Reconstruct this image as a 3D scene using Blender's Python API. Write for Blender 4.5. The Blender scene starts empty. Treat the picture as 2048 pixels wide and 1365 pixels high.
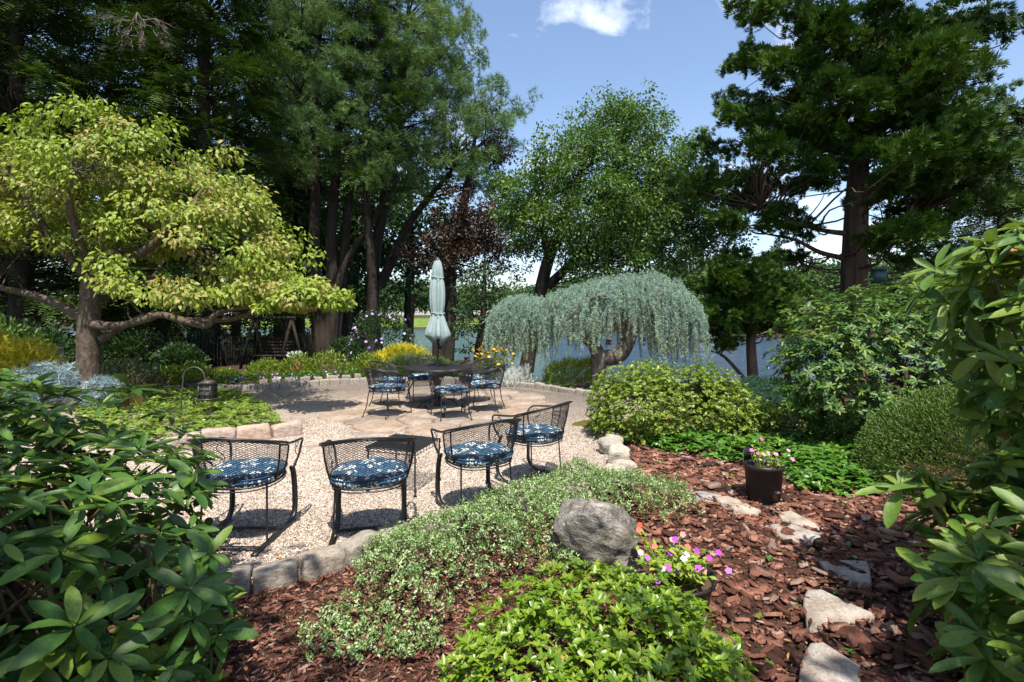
import bpy, math, random
import numpy as np
from mathutils import Vector, Matrix, noise as mnoise

rng = np.random.default_rng(7)
random.seed(7)
SC = bpy.context.scene
COL = SC.collection
R = math.radians
CAMH = 1.67
FPX = 1000.0      # focal length in pixels of a 2048 px wide frame
HOR = 630.0       # row of the horizon in that frame

# ------------------------------------------------------------------ camera
cam = bpy.data.cameras.new('camera')
cam.sensor_width = 36.0
cam.lens = 36.0 * FPX / 2048.0
cam.shift_y = (HOR - 682.5) / 2048.0
cam.clip_start = 0.05
cam.clip_end = 2000
camo = bpy.data.objects.new('camera', cam)
camo.location = (0, 0, CAMH)
camo.rotation_euler = (R(90), 0, 0)
COL.objects.link(camo)
SC.camera = camo

# ------------------------------------------------------------------ sky and sun
LIGHT = Vector((-0.08, 0.47, -1.0)).normalized()      # direction the sunlight travels
SUN_EL = math.asin(-LIGHT.z)
SUN_AZ = math.atan2(-LIGHT.x, -LIGHT.y)
world = bpy.data.worlds.new('World')
SC.world = world
world.use_nodes = True
wn, wl = world.node_tree.nodes, world.node_tree.links
wn.clear()
w_out = wn.new('ShaderNodeOutputWorld')
w_bg = wn.new('ShaderNodeBackground')
w_bg.inputs['Strength'].default_value = 0.135
sky = wn.new('ShaderNodeTexSky')
sky.sky_type = 'NISHITA'
sky.sun_disc = False
sky.sun_elevation = SUN_EL
sky.sun_rotation = SUN_AZ
sky.air_density = 1.0
sky.dust_density = 1.1
sky.ozone_density = 1.0
w_tc = wn.new('ShaderNodeTexCoord')
w_map = wn.new('ShaderNodeMapping')
w_map.inputs['Location'].default_value = (5.13, 2.2, 3.25)
w_map.inputs['Scale'].default_value = (1.0, 1.0, 1.7)
w_n = wn.new('ShaderNodeTexNoise')
w_n.inputs['Scale'].default_value = 4.2
w_n.inputs['Detail'].default_value = 7
w_n.inputs['Roughness'].default_value = 0.58
w_n.inputs['Distortion'].default_value = 0.25
w_r = wn.new('ShaderNodeValToRGB')
w_r.color_ramp.elements[0].position = 0.575
w_r.color_ramp.elements[0].color = (0, 0, 0, 1)
w_r.color_ramp.elements[1].position = 0.80
w_r.color_ramp.elements[1].color = (0.9, 0.9, 0.9, 1)
w_mix = wn.new('ShaderNodeMixRGB')
w_mix.inputs['Color2'].default_value = (8.0, 8.3, 9.0, 1)
wl.new(w_tc.outputs['Generated'], w_map.inputs['Vector'])
wl.new(w_map.outputs['Vector'], w_n.inputs['Vector'])
wl.new(w_n.outputs['Fac'], w_r.inputs['Fac'])
wl.new(w_r.outputs['Color'], w_mix.inputs['Fac'])
wl.new(sky.outputs['Color'], w_mix.inputs['Color1'])
wl.new(w_mix.outputs['Color'], w_bg.inputs['Color'])
wl.new(w_bg.outputs['Background'], w_out.inputs['Surface'])

sun = bpy.data.lights.new('sun', 'SUN')
sun.energy = 5.0
sun.angle = R(0.53)
sun.color = (1.0, 0.935, 0.82)
suno = bpy.data.objects.new('sun', sun)
suno.rotation_euler = LIGHT.to_track_quat('-Z', 'Y').to_euler()
suno.location = (0, -8, 20)
COL.objects.link(suno)

SC.view_settings.view_transform = 'Standard'
SC.view_settings.look = 'None'
SC.view_settings.exposure = 0.9
SC.view_settings.gamma = 1.0
SC.cycles.max_bounces = 6
SC.cycles.diffuse_bounces = 3
SC.cycles.glossy_bounces = 2
SC.cycles.transmission_bounces = 4
SC.cycles.transparent_max_bounces = 8
SC.cycles.use_denoising = True

# ------------------------------------------------------------------ helpers
def W(px, py, Y):
    """world point seen at photo pixel (2048 px frame) at depth Y"""
    return np.array(((px - 1024.0) / FPX * Y, Y, CAMH - (py - HOR) / FPX * Y))

def G(px, py, z=0.0):
    """point of the level z seen at photo pixel"""
    Y = (CAMH - z) * FPX / (py - HOR)
    return np.array(((px - 1024.0) / FPX * Y, Y, z))

def pix(P):
    P = np.atleast_2d(P)
    Y = np.maximum(P[:, 1], 0.05)
    return 1024 + FPX * P[:, 0] / Y, HOR - FPX * (P[:, 2] - CAMH) / Y

def unit(a):
    a = np.asarray(a, float)
    return a / np.maximum(np.linalg.norm(a, axis=-1, keepdims=True), 1e-9)

class MB:
    """collects pieces of geometry into one mesh"""
    def __init__(s):
        s.v = []; s.f = {3: [], 4: []}; s.n = 0; s.t = []; s.big = []
    def add(s, V, F, tint=0.5):
        V = np.asarray(V, float).reshape(-1, 3)
        s.v.append(V)
        s.t.append(np.full(len(V), tint) if np.isscalar(tint) else np.asarray(tint, float))
        if isinstance(F, np.ndarray):
            if len(F): s.f[F.shape[1]].append(F + s.n)
        else:
            for f in F:
                if len(f) in (3, 4): s.f[len(f)].append(np.array([f]) + s.n)
                else: s.big.append([i + s.n for i in f])
        s.n += len(V)
    def mesh(s, name, mat=None, smooth=False):
        V = np.concatenate(s.v); T = np.concatenate(s.t)
        tri = np.concatenate(s.f[3]) if s.f[3] else np.zeros((0, 3), int)
        quad = np.concatenate(s.f[4]) if s.f[4] else np.zeros((0, 4), int)
        loops = np.concatenate([tri.ravel(), quad.ravel()] + [np.array(b) for b in s.big]).astype(np.int32)
        tot = np.concatenate([np.full(len(tri), 3), np.full(len(quad), 4), np.array([len(b) for b in s.big], int)]).astype(np.int32)
        start = np.concatenate([[0], np.cumsum(tot)[:-1]]).astype(np.int32)
        me = bpy.data.meshes.new(name)
        me.vertices.add(len(V)); me.vertices.foreach_set('co', V.astype(np.float32).ravel())
        me.loops.add(len(loops)); me.loops.foreach_set('vertex_index', loops)
        me.polygons.add(len(tot)); me.polygons.foreach_set('loop_start', start)
        me.polygons.foreach_set('loop_total', tot)
        if smooth: me.polygons.foreach_set('use_smooth', np.ones(len(tot), bool))
        a = me.attributes.new('tint', 'FLOAT', 'POINT')
        a.data.foreach_set('value', T.astype(np.float32))
        me.update(calc_edges=True)
        if mat is not None: me.materials.append(mat)
        return me

def link(name, me, parent=None, loc=None):
    o = bpy.data.objects.new(name, me)
    COL.objects.link(o)
    if parent is not None:
        o.parent = parent
        if loc is None and parent.get('_w'):
            o.matrix_parent_inverse = Matrix.Translation(-Vector(parent.location))
    if loc is not None: o.location = loc
    return o

def tag(o, label=None, cat=None, group=None, kind=None):
    if label: o['label'] = label
    if cat: o['category'] = cat
    if group: o['group'] = group
    if kind: o['kind'] = kind
    return o

def root(name, loc, label, cat, group=None, kind=None, rz=0.0, world=True):
    """an Empty at the base of a thing; world=True: its children are built in world coordinates"""
    o = bpy.data.objects.new(name, None)
    o.empty_display_size = 0.1
    o.location = tuple(float(x) for x in loc); o.rotation_euler = (0, 0, rz)
    COL.objects.link(o)
    if world: o['_w'] = 1
    return tag(o, label, cat, group, kind)

def copy_tree(o, parent=None):
    c = o.copy(); COL.objects.link(c); c.parent = parent
    for ch in o.children: copy_tree(ch, c)
    return c

def tube(mb, pts, rad, sides=6, tint=0.5, cap=True):
    P = np.asarray(pts, float); n = len(P)
    r = np.full(n, rad) if np.isscalar(rad) else np.asarray(rad, float)
    T = np.gradient(P, axis=0); T = unit(T)
    up = np.array((0, 0, 1.0)) if abs(T[0][2]) < 0.9 else np.array((1.0, 0, 0))
    A = unit(np.cross(T[0], up)); As = []
    for i in range(n):
        A = A - T[i] * np.dot(A, T[i]); A = unit(A); As.append(A)
    As = np.array(As); Bs = np.cross(T, As)
    th = np.arange(sides) * 2 * np.pi / sides
    V = P[:, None, :] + r[:, None, None] * (np.cos(th)[None, :, None] * As[:, None, :] + np.sin(th)[None, :, None] * Bs[:, None, :])
    i = np.arange(n - 1)[:, None] * sides; j = np.arange(sides)[None, :]; k = (j + 1) % sides
    F = np.stack([i + j, i + k, i + sides + k, i + sides + j], -1).reshape(-1, 4)
    mb.add(V.reshape(-1, 3), F, tint)
    if cap and sides > 2:
        mb.add(V[0][::-1], [list(range(sides))], tint); mb.add(V[-1], [list(range(sides))], tint)

def bar(mb, pts, side, w, t, tint=0.5):
    """flat bar swept along pts; side = direction of its width"""
    P = np.asarray(pts, float); T = unit(np.gradient(P, axis=0))
    S = unit(np.tile(np.asarray(side, float), (len(P), 1))); N = unit(np.cross(T, S))
    V = np.stack([P + S * w / 2 + N * t / 2, P - S * w / 2 + N * t / 2, P - S * w / 2 - N * t / 2, P + S * w / 2 - N * t / 2], 1)
    n = len(P); i = np.arange(n - 1)[:, None] * 4; j = np.arange(4)[None, :]; k = (j + 1) % 4
    F = np.stack([i + j, i + k, i + 4 + k, i + 4 + j], -1).reshape(-1, 4)
    F = np.concatenate([F, [[3, 2, 1, 0]], [[4 * n - 4, 4 * n - 3, 4 * n - 2, 4 * n - 1]]])
    mb.add(V.reshape(-1, 3), F, tint)

BOXF = np.array([[0, 3, 2, 1], [4, 5, 6, 7], [0, 1, 5, 4], [1, 2, 6, 5], [2, 3, 7, 6], [3, 0, 4, 7]])
def box(mb, c, s, rz=0.0, tint=0.5):
    x, y, z = np.asarray(s, float) / 2
    V = np.array([(-x, -y, -z), (x, -y, -z), (x, y, -z), (-x, y, -z), (-x, -y, z), (x, -y, z), (x, y, z), (-x, y, z)])
    ca, sa = math.cos(rz), math.sin(rz)
    V = V @ np.array([[ca, sa, 0], [-sa, ca, 0], [0, 0, 1]]) + np.asarray(c, float)
    mb.add(V, BOXF, tint)

def smooth_path(pts, n=6):
    """Catmull-Rom through pts"""
    P = np.asarray(pts, float)
    if len(P) < 3:
        t = np.linspace(0, 1, n * (len(P) - 1) + 1)[:, None]; return P[0] * (1 - t) + P[-1] * t
    Q = np.concatenate([[2 * P[0] - P[1]], P, [2 * P[-1] - P[-2]]]); out = []
    for i in range(1, len(Q) - 2):
        p0, p1, p2, p3 = Q[i - 1], Q[i], Q[i + 1], Q[i + 2]
        for t in np.arange(n) / n:
            out.append(0.5 * (2 * p1 + (p2 - p0) * t + (2 * p0 - 5 * p1 + 4 * p2 - p3) * t * t + (3 * p1 - p0 - 3 * p2 + p3) * t ** 3))
    out.append(P[-1]); return np.array(out)

# leaf templates: (verts with x across, y along, z up), faces as triangles
def leaf_template(stations, fold=0.25, droop=0.15):
    """stations: list of (t, halfwidth) between base and tip"""
    V = [(0, 0, 0)]; F = []
    for t, w in stations:
        z = -droop * t * t
        V += [(-w, t, z + fold * w), (0, t, z), (w, t, z + fold * w)]
    V.append((0, 1, -droop)); n = len(stations); tip = len(V) - 1
    F += [(0, 2, 1), (0, 3, 2)]
    for i in range(n - 1):
        a = 1 + 3 * i; b = a + 3
        F += [(a, a + 1, b + 1), (a, b + 1, b), (a + 1, a + 2, b + 2), (a + 1, b + 2, b + 1)]
    a = 1 + 3 * (n - 1)
    F += [(a, a + 1, tip), (a + 1, a + 2, tip)]
    return np.array(V, float), np.array(F)
LEAF_BIG = leaf_template([(.12, .09), (.3, .16), (.55, .19), (.78, .155), (.92, .08)], .28, .10)
LEAF_BIG2 = leaf_template([(.12, .08), (.3, .15), (.55, .2), (.78, .17), (.92, .09)], .40, .26)
LEAF_BIG3 = leaf_template([(.12, .07), (.3, .13), (.55, .165), (.78, .14), (.92, .07)], .62, -.12)
LEAF_MID = leaf_template([(.28, .2), (.65, .24)], .3, .15)
LEAF_DOG = leaf_template([(.25, .26), (.6, .27)], .25, .38)
LEAF_SML = (np.array([(0, 0, 0), (-.3, .5, .08), (0, 1, -.05), (.3, .5, .08)]), np.array([(0, 3, 2), (0, 2, 1)]))
def fan_template(n, spread, w, wav=0.1, r=None):
    V = []; F = []
    for i in range(n):
        a = (i / (n - 1) - .5) * spread; l = 1 - .35 * abs(i / (n - 1) - .5) * 2
        z = wav * math.sin(i * 2.4)
        d = np.array((math.sin(a), math.cos(a), z)); s = np.array((math.cos(a), -math.sin(a), 0)) * w
        b = len(V); V += [d * .05, d * l * .55 + s, d * l, d * l * .55 - s]; F += [(b, b + 1, b + 2), (b, b + 2, b + 3)]
    return np.array(V), np.array(F)
SPRAY = fan_template(7, 2.1, .085, .14)
def frond_template(n, side, w):
    """feathery flat frond, fingers on both sides of a drooping midrib"""
    V = []; F = []
    for i in range(n):
        t = (i + .5) / n; y = t; z = -.25 * t * t; l = side * (1 - .75 * t)
        for s in (-1, 1):
            b = len(V)
            V += [(0, y - w, z), (s * l, y + .10 + .05 * (i % 2), z - .10 * l + .03 * ((i * 7) % 3 - 1)), (0, y + w, z)]
            F.append((b, b + 1, b + 2))
    return np.array(V, float), np.array(F)
FROND = frond_template(6, .42, .055)
def tuft_template(n, el0, el1, w, seed):
    r = random.Random(seed); V = []; F = []
    for i in range(n):
        az = 2 * math.pi * (i + r.random() * .6) / n; el = el0 + (el1 - el0) * r.random()
        d = np.array((math.cos(az) * math.cos(el), math.sin(el), math.sin(az) * math.cos(el)))
        s = unit(np.cross(d, (r.random() - .5, r.random() - .5, r.random() - .5))) * w
        b = len(V); V += [-s * .6, s * .6, d * (0.75 + .25 * r.random())]; F.append((b, b + 1, b + 2))
    return np.array(V, float), np.array(F)
TUFT = tuft_template(16, -.1, 1.3, .05, 1)
TUFT_S = tuft_template(9, -.5, 1.2, .11, 2)

def frames(D, N):
    y = unit(D); z = N - y * np.sum(N * y, -1, keepdims=True); z = unit(z); x = np.cross(y, z)
    return x, y, z

def vein_on(tpl): return tpl is LEAF_BIG or tpl is LEAF_BIG2 or tpl is LEAF_BIG3 or tpl is LEAF_DOG or tpl is LEAF_MID
def scatter(mb, tpl, P, D, N, L, Wd=None, tint=None):
    V, F = tpl; k = len(V); n = len(P)
    if n == 0: return
    x, y, z = frames(np.asarray(D, float), np.asarray(N, float))
    L = np.broadcast_to(np.asarray(L, float), (n,)); Wd = L if Wd is None else np.broadcast_to(np.asarray(Wd, float), (n,))
    out = P[:, None, :] + x[:, None, :] * (V[None, :, 0:1] * Wd[:, None, None]) + y[:, None, :] * (V[None, :, 1:2] * L[:, None, None]) + z[:, None, :] * (V[None, :, 2:3] * L[:, None, None])
    Fo = (F[None] + (np.arange(n) * k)[:, None, None]).reshape(-1, F.shape[1])
    t = rng.random(n) if tint is None else np.broadcast_to(tint, (n,))
    vein = np.where(np.abs(V[:, 0]) < 1e-6, .16, -.05) if vein_on(tpl) else np.zeros(k)
    mb.add(out.reshape(-1, 3), Fo, np.clip(t[:, None] + vein[None, :], 0, 1).reshape(-1))

def rdir(n, zmin=-1.0):
    z = rng.uniform(zmin, 1, n); a = rng.uniform(0, 2 * np.pi, n); r = np.sqrt(1 - z * z)
    return np.stack([r * np.cos(a), r * np.sin(a), z], -1)

def lumps(P, scale, amp, seed):
    r = np.random.default_rng(seed); out = np.zeros(len(P))
    for i in range(6):
        k = r.normal(size=3) * scale * (1 + .5 * i); out += np.sin(P @ k + r.uniform(0, 6.28)) / (1 + .4 * i)
    return amp * out / 2.2

def shell(ells, n, zmin=-9, depth=(0.78, 1.05), lump=0.08, lscale=3.0, seed=1, up=-1.0):
    """points on (and just under) the surface of a union of ellipsoids, with outward normals"""
    E = np.array(ells, float); area = (E[:, 3] * E[:, 4] + E[:, 4] * E[:, 5] + E[:, 3] * E[:, 5])
    PP = []; NN = []; got = 0
    for _ in range(12):
        m = int((n - got) * 1.8) + 20
        idx = rng.choice(len(E), m, p=area / area.sum()); e = E[idx]; d = rdir(m, up)
        s = rng.uniform(depth[0], depth[1], m)[:, None]
        P = e[:, :3] + d * e[:, 3:] * s; N = unit(d / e[:, 3:])
        P = P + N * lumps(P, lscale, lump, seed)[:, None]
        keep = P[:, 2] > zmin
        for j in range(len(E)):
            q = (((P - E[j, :3]) / E[j, 3:]) ** 2).sum(1)
            keep &= (q > 0.72) | (idx == j)
        PP.append(P[keep]); NN.append(N[keep]); got += int(keep.sum())
        if got >= n: break
    return np.concatenate(PP)[:n], np.concatenate(NN)[:n]

def solid(c, r, n, bias=0.5):
    d = rdir(n); return np.asarray(c) + d * np.asarray(r) * (rng.random(n) ** bias)[:, None], d

# ------------------------------------------------------------------ materials
def mat_new(name):
    m = bpy.data.materials.new(name); m.use_nodes = True
    nt = m.node_tree; nt.nodes.clear()
    out = nt.nodes.new('ShaderNodeOutputMaterial')
    return m, nt, out
def nd(nt, kind, **kw):
    n = nt.nodes.new(kind)
    for k, v in kw.items():
        if k in n.inputs: n.inputs[k].default_value = v
        else: setattr(n, k, v)
    return n
def ramp(nt, fac, cols):
    r = nt.nodes.new('ShaderNodeValToRGB'); cr = r.color_ramp
    while len(cr.elements) < len(cols): cr.elements.new(0.5)
    for e, (p, c) in zip(cr.elements, cols):
        e.position = p; e.color = (c[0], c[1], c[2], 1)
    nt.links.new(fac, r.inputs['Fac']); return r.outputs['Color']
def mixc(nt, fac, a, b, mode='MIX'):
    m = nt.nodes.new('ShaderNodeMixRGB'); m.blend_type = mode
    for s, v in ((m.inputs['Fac'], fac), (m.inputs['Color1'], a), (m.inputs['Color2'], b)):
        if hasattr(v, 'is_output'): nt.links.new(v, s)
        elif isinstance(v, (tuple, list)): s.default_value = (v[0], v[1], v[2], 1)
        else: s.default_value = v
    return m.outputs['Color']
def noise(nt, scale, detail=4, rough=.55, coord='Object', stretch=None, dist=0.0, out='Fac'):
    tc = nt.nodes.new('ShaderNodeTexCoord'); src = tc.outputs[coord]
    if stretch:
        mp = nt.nodes.new('ShaderNodeMapping'); mp.inputs['Scale'].default_value = stretch
        nt.links.new(src, mp.inputs['Vector']); src = mp.outputs['Vector']
    n = nd(nt, 'ShaderNodeTexNoise', Scale=scale, Detail=detail, Roughness=rough, Distortion=dist)
    nt.links.new(src, n.inputs['Vector']); return n.outputs[out]
def voro(nt, scale, feature='F1', coord='Object', out='Distance', stretch=None):
    tc = nt.nodes.new('ShaderNodeTexCoord'); src = tc.outputs[coord]
    if stretch:
        mp = nt.nodes.new('ShaderNodeMapping'); mp.inputs['Scale'].default_value = stretch
        nt.links.new(src, mp.inputs['Vector']); src = mp.outputs['Vector']
    v = nt.nodes.new('ShaderNodeTexVoronoi'); v.feature = feature; v.inputs['Scale'].default_value = scale
    nt.links.new(src, v.inputs['Vector']); return v.outputs[out]
def principled(nt, out, col, rough=.6, metal=0.0, spec=.5, bump=None, bstr=.5, bdist=.02):
    p = nt.nodes.new('ShaderNodeBsdfPrincipled')
    if hasattr(col, 'is_output'): nt.links.new(col, p.inputs['Base Color'])
    else: p.inputs['Base Color'].default_value = (*col, 1)
    if hasattr(rough, 'is_output'): nt.links.new(rough, p.inputs['Roughness'])
    else: p.inputs['Roughness'].default_value = rough
    p.inputs['Metallic'].default_value = metal
    p.inputs['Specular IOR Level'].default_value = spec
    if bump is not None:
        b = nt.nodes.new('ShaderNodeBump'); b.inputs['Strength'].default_value = bstr; b.inputs['Distance'].default_value = bdist
        nt.links.new(bump, b.inputs['Height']); nt.links.new(b.outputs['Normal'], p.inputs['Normal'])
    if out is not None: nt.links.new(p.outputs['BSDF'], out.inputs['Surface'])
    return p
def leaf_mat(name, cols, rough=.45, trans=.28, spec=.4, tcol=None, back=None, spots=None):
    """cols: colour stops over the per-leaf tint"""
    m, nt, out = mat_new(name)
    at = nt.nodes.new('ShaderNodeAttribute'); at.attribute_name = 'tint'
    c = ramp(nt, at.outputs['Fac'], [(i / max(1, len(cols) - 1), k) for i, k in enumerate(cols)])
    if back:
        g = nt.nodes.new('ShaderNodeNewGeometry')
        c = mixc(nt, g.outputs['Backfacing'], c, back)
    if spots:
        sf = ramp(nt, noise(nt, 55, 4, .7), [(.63, (0, 0, 0)), (.72, (.85, .85, .85))]); c = mixc(nt, sf, c, spots)
        c = mixc(nt, 1.0, c, ramp(nt, noise(nt, 14, 3, .6), [(.3, (.72, .76, .7)), (.7, (1.22, 1.18, 1.1))]), 'MULTIPLY')
    p = principled(nt, None, c, rough, 0, spec, noise(nt, 90, 3, .6) if spots else None, .25, .004)
    t = nt.nodes.new('ShaderNodeBsdfTranslucent')
    tc = mixc(nt, 1.0, c, tcol or (1.25, 1.35, .55), 'MULTIPLY')
    nt.links.new(tc, t.inputs['Color'])
    mx = nt.nodes.new('ShaderNodeMixShader'); mx.inputs[0].default_value = trans
    nt.links.new(p.outputs['BSDF'], mx.inputs[1]); nt.links.new(t.outputs['BSDF'], mx.inputs[2])
    nt.links.new(mx.outputs['Shader'], out.inputs['Surface'])
    return m
def bark_mat(name, c1, c2, scale=6, stretch=(1, 1, .18), bstr=.8, moss=None):
    m, nt, out = mat_new(name)
    n = noise(nt, scale, 6, .65, stretch=stretch)
    c = ramp(nt, n, [(.3, c1), (.7, c2)])
    if moss:
        n2 = noise(nt, 3.0, 4, .6)
        f = ramp(nt, n2, [(.5, (0, 0, 0)), (.62, (1, 1, 1))])
        c = mixc(nt, f, c, moss)
    principled(nt, out, c, .9, 0, .2, n, bstr, .04)
    return m
def stone_mat(name, cols, scale=5, bstr=.5, bdist=.015, moss=None, stretch=None):
    m, nt, out = mat_new(name)
    n = noise(nt, scale, 8, .65, stretch=stretch)
    n2 = noise(nt, scale * 9, 4, .7)
    oi = nt.nodes.new('ShaderNodeObjectInfo')
    c = ramp(nt, n, [(.28 + .44 * i / (len(cols) - 1), k) for i, k in enumerate(cols)])
    sp = ramp(nt, n2, [(.35, (.72, .72, .72)), (.65, (1.18, 1.16, 1.12))])
    c = mixc(nt, 1.0, c, sp, 'MULTIPLY')
    v = ramp(nt, oi.outputs['Random'], [(0, (.82, .8, .8)), (.5, (1, .98, .96)), (1, (1.12, 1.02, .92))])
    c = mixc(nt, 1.0, c, v, 'MULTIPLY')
    if moss:
        n3 = noise(nt, 4.0, 5, .65)
        f = ramp(nt, n3, [(.55, (0, 0, 0)), (.66, (.8, .8, .8))])
        c = mixc(nt, f, c, moss)
    ad = nt.nodes.new('ShaderNodeMath'); ad.operation = 'MULTIPLY_ADD'; ad.inputs[1].default_value = .3
    nt.links.new(n2, ad.inputs[0]); nt.links.new(n, ad.inputs[2])
    principled(nt, out, c, .85, 0, .3, ad.outputs[0], bstr, bdist)
    return m
def plain_mat(name, col, rough=.5, metal=0.0, var=.0, scale=20, spec=.5, bstr=0.15):
    m, nt, out = mat_new(name)
    n = noise(nt, scale, 4, .6)
    c = ramp(nt, n, [(.3, tuple(x * (1 - var) for x in col)), (.7, tuple(x * (1 + var) for x in col))])
    principled(nt, out, c, rough, metal, spec, n, bstr, .003)
    return m
# ------------------------------------------------------------------ the setting
def sstep(t):
    t = np.clip(t, 0, 1); return t * t * (3 - 2 * t)
def shore(X):
    return 19.0 + 30.0 * sstep((-X - 3.5) / 10.0)
def far_shore(X):
    return 104.0 - 40.0 * sstep((X - 6.0) / 22.0)
LAKE_Z = -1.2
def gz(X, Y):
    X = np.asarray(X, float); Y = np.asarray(Y, float)
    z = -0.07 - 1.9 * sstep((Y - (shore(X) - 6.5)) / 9.0)
    f = far_shore(X)
    return z + 3.0 * sstep((Y - f + 3) / 10.0) + 5.0 * sstep((Y - f - 6) / 60.0) * sstep((X + 20) / 60)

M = {}
# soil / leaf-litter ground
m, nt, out = mat_new('soil'); M['soil'] = m
n1 = noise(nt, 3.0, 8, .7); n2 = noise(nt, 40, 4, .7)
c = ramp(nt, n1, [(.3, (.028, .02, .014)), (.7, (.075, .05, .034))])
c = mixc(nt, 1.0, c, ramp(nt, n2, [(.3, (.6, .6, .6)), (.7, (1.4, 1.35, 1.3))]), 'MULTIPLY')
principled(nt, out, c, .95, 0, .15, n2, .8, .03)
# lawn
m, nt, out = mat_new('lawn'); M['lawn'] = m
n1 = noise(nt, .5, 6, .7); n2 = noise(nt, 30, 5, .75)
c = ramp(nt, n1, [(.3, (.07, .12, .025)), (.7, (.15, .2, .05))])
c = mixc(nt, 1.0, c, ramp(nt, n2, [(.3, (.55, .6, .5)), (.7, (1.3, 1.3, 1.2))]), 'MULTIPLY')
principled(nt, out, c, .95, 0, .15, n2, .9, .05)
# gravel
m, nt, out = mat_new('pea_gravel'); M['gravel'] = m
vc = voro(nt, 95, out='Color'); vd = voro(nt, 95, out='Distance')
big = noise(nt, 1.3, 5, .6)
sep = nt.nodes.new('ShaderNodeSeparateColor'); nt.links.new(vc, sep.inputs[0])
c = ramp(nt, sep.outputs[0], [(0, (.07, .053, .040)), (.2, (.25, .195, .155)), (.5, (.37, .30, .25)), (.75, (.47, .405, .35)), (1, (.64, .59, .54))])
c = mixc(nt, 1.0, c, ramp(nt, vd, [(.4, (1, 1, 1)), (.85, (.66, .62, .58))]), 'MULTIPLY')
c = mixc(nt, 1.0, c, ramp(nt, big, [(.3, (.86, .84, .82)), (.65, (1.04, 1.03, 1.02))]), 'MULTIPLY')
inv = nt.nodes.new('ShaderNodeMath'); inv.operation = 'SUBTRACT'; inv.inputs[0].default_value = 1.0; nt.links.new(vd, inv.inputs[1])
principled(nt, out, c, .8, 0, .3, inv.outputs[0], .55, .008)
# single pebbles
m, nt, out = mat_new('pebble'); M['pebble'] = m
at = nt.nodes.new('ShaderNodeAttribute'); at.attribute_name = 'tint'
c = ramp(nt, at.outputs['Fac'], [(0, (.065, .05, .04)), (.2, (.20, .155, .122)), (.5, (.33, .268, .222)), (.8, (.46, .40, .35)), (1, (.66, .62, .57))])
principled(nt, out, c, .75, 0, .3)
# mulch base
m, nt, out = mat_new('mulch'); M['mulch'] = m
v = voro(nt, 45, out='Color', stretch=(1, 1.8, 1)); n2 = noise(nt, 60, 5, .75)
sep = nt.nodes.new('ShaderNodeSeparateColor'); nt.links.new(v, sep.inputs[0])
c = ramp(nt, sep.outputs[0], [(0, (.022, .012, .009)), (.5, (.075, .034, .024)), (1, (.14, .07, .05))])
c = mixc(nt, 1.0, c, ramp(nt, n2, [(.3, (.5, .5, .5)), (.7, (1.3, 1.25, 1.2))]), 'MULTIPLY')
principled(nt, out, c, .95, 0, .2, n2, 1.0, .03)
# bark chips
m, nt, out = mat_new('bark_chip'); M['chip'] = m
at = nt.nodes.new('ShaderNodeAttribute'); at.attribute_name = 'tint'
oi = nt.nodes.new('ShaderNodeObjectInfo')
ad = nt.nodes.new('ShaderNodeMath'); ad.operation = 'ADD'; nt.links.new(at.outputs['Fac'], ad.inputs[0]); nt.links.new(oi.outputs['Random'], ad.inputs[1])
fr = nt.nodes.new('ShaderNodeMath'); fr.operation = 'FRACT'; nt.links.new(ad.outputs[0], fr.inputs[0])
c = ramp(nt, fr.outputs[0], [(0, (.038, .020, .015)), (.3, (.155, .066, .043)), (.65, (.265, .122, .082)), (.86, (.35, .185, .13)), (.93, (.40, .29, .23)), (1, (.30, .25, .22))])
n2 = noise(nt, 38, 6, .7, stretch=(3.5, 1, 1)); n3 = noise(nt, 9, 3, .6)
c = mixc(nt, 1.0, c, ramp(nt, n2, [(.32, (.45, .42, .42)), (.68, (1.3, 1.25, 1.2))]), 'MULTIPLY')
c = mixc(nt, 1.0, c, ramp(nt, n3, [(.35, (.7, .66, .66)), (.65, (1.15, 1.12, 1.12))]), 'MULTIPLY')
principled(nt, out, c, .85, 0, .25, n2, .9, .012)
# water
m, nt, out = mat_new('lake_water'); M['water'] = m
n1 = noise(nt, 2.6, 4, .6, stretch=(.35, 1, 1)); n2 = noise(nt, .25, 3, .5, stretch=(.4, 1, 1))
ad = nt.nodes.new('ShaderNodeMath'); ad.operation = 'MULTIPLY_ADD'; ad.inputs[1].default_value = .6
nt.links.new(n2, ad.inputs[0]); nt.links.new(n1, ad.inputs[2])
c = ramp(nt, n2, [(.3, (.02, .05, .085)), (.7, (.03, .07, .115))])
principled(nt, out, c, .10, 0, .5, ad.outputs[0], 1.0, .35)

# ground: one sheet to the horizon, hollowed where the lake lies
xs = np.unique(np.concatenate([np.linspace(-400, -40, 13), np.linspace(-40, 40, 81), np.linspace(40, 400, 13)]))
ys = np.unique(np.concatenate([np.linspace(-40, 0, 9), np.linspace(0, 40, 61), np.linspace(40, 140, 61), np.linspace(140, 900, 16)]))
XX, YY = np.meshgrid(xs, ys)
ZZ = gz(XX, YY) - 0.10 * ((XX > -14) & (XX < 9) & (YY < 14))
V = np.stack([XX, YY, ZZ], -1).reshape(-1, 3)
nx, ny = len(xs), len(ys)
i = np.arange(ny - 1)[:, None] * nx; j = np.arange(nx - 1)[None, :]
F = np.stack([i + j, i + j + 1, i + nx + j + 1, i + nx + j], -1).reshape(-1, 4)
mb = MB(); mb.add(V, F)
tag(link('ground', mb.mesh('ground', M['soil'], True)), 'brown soil and leaf litter under the trees', kind='structure')
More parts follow.
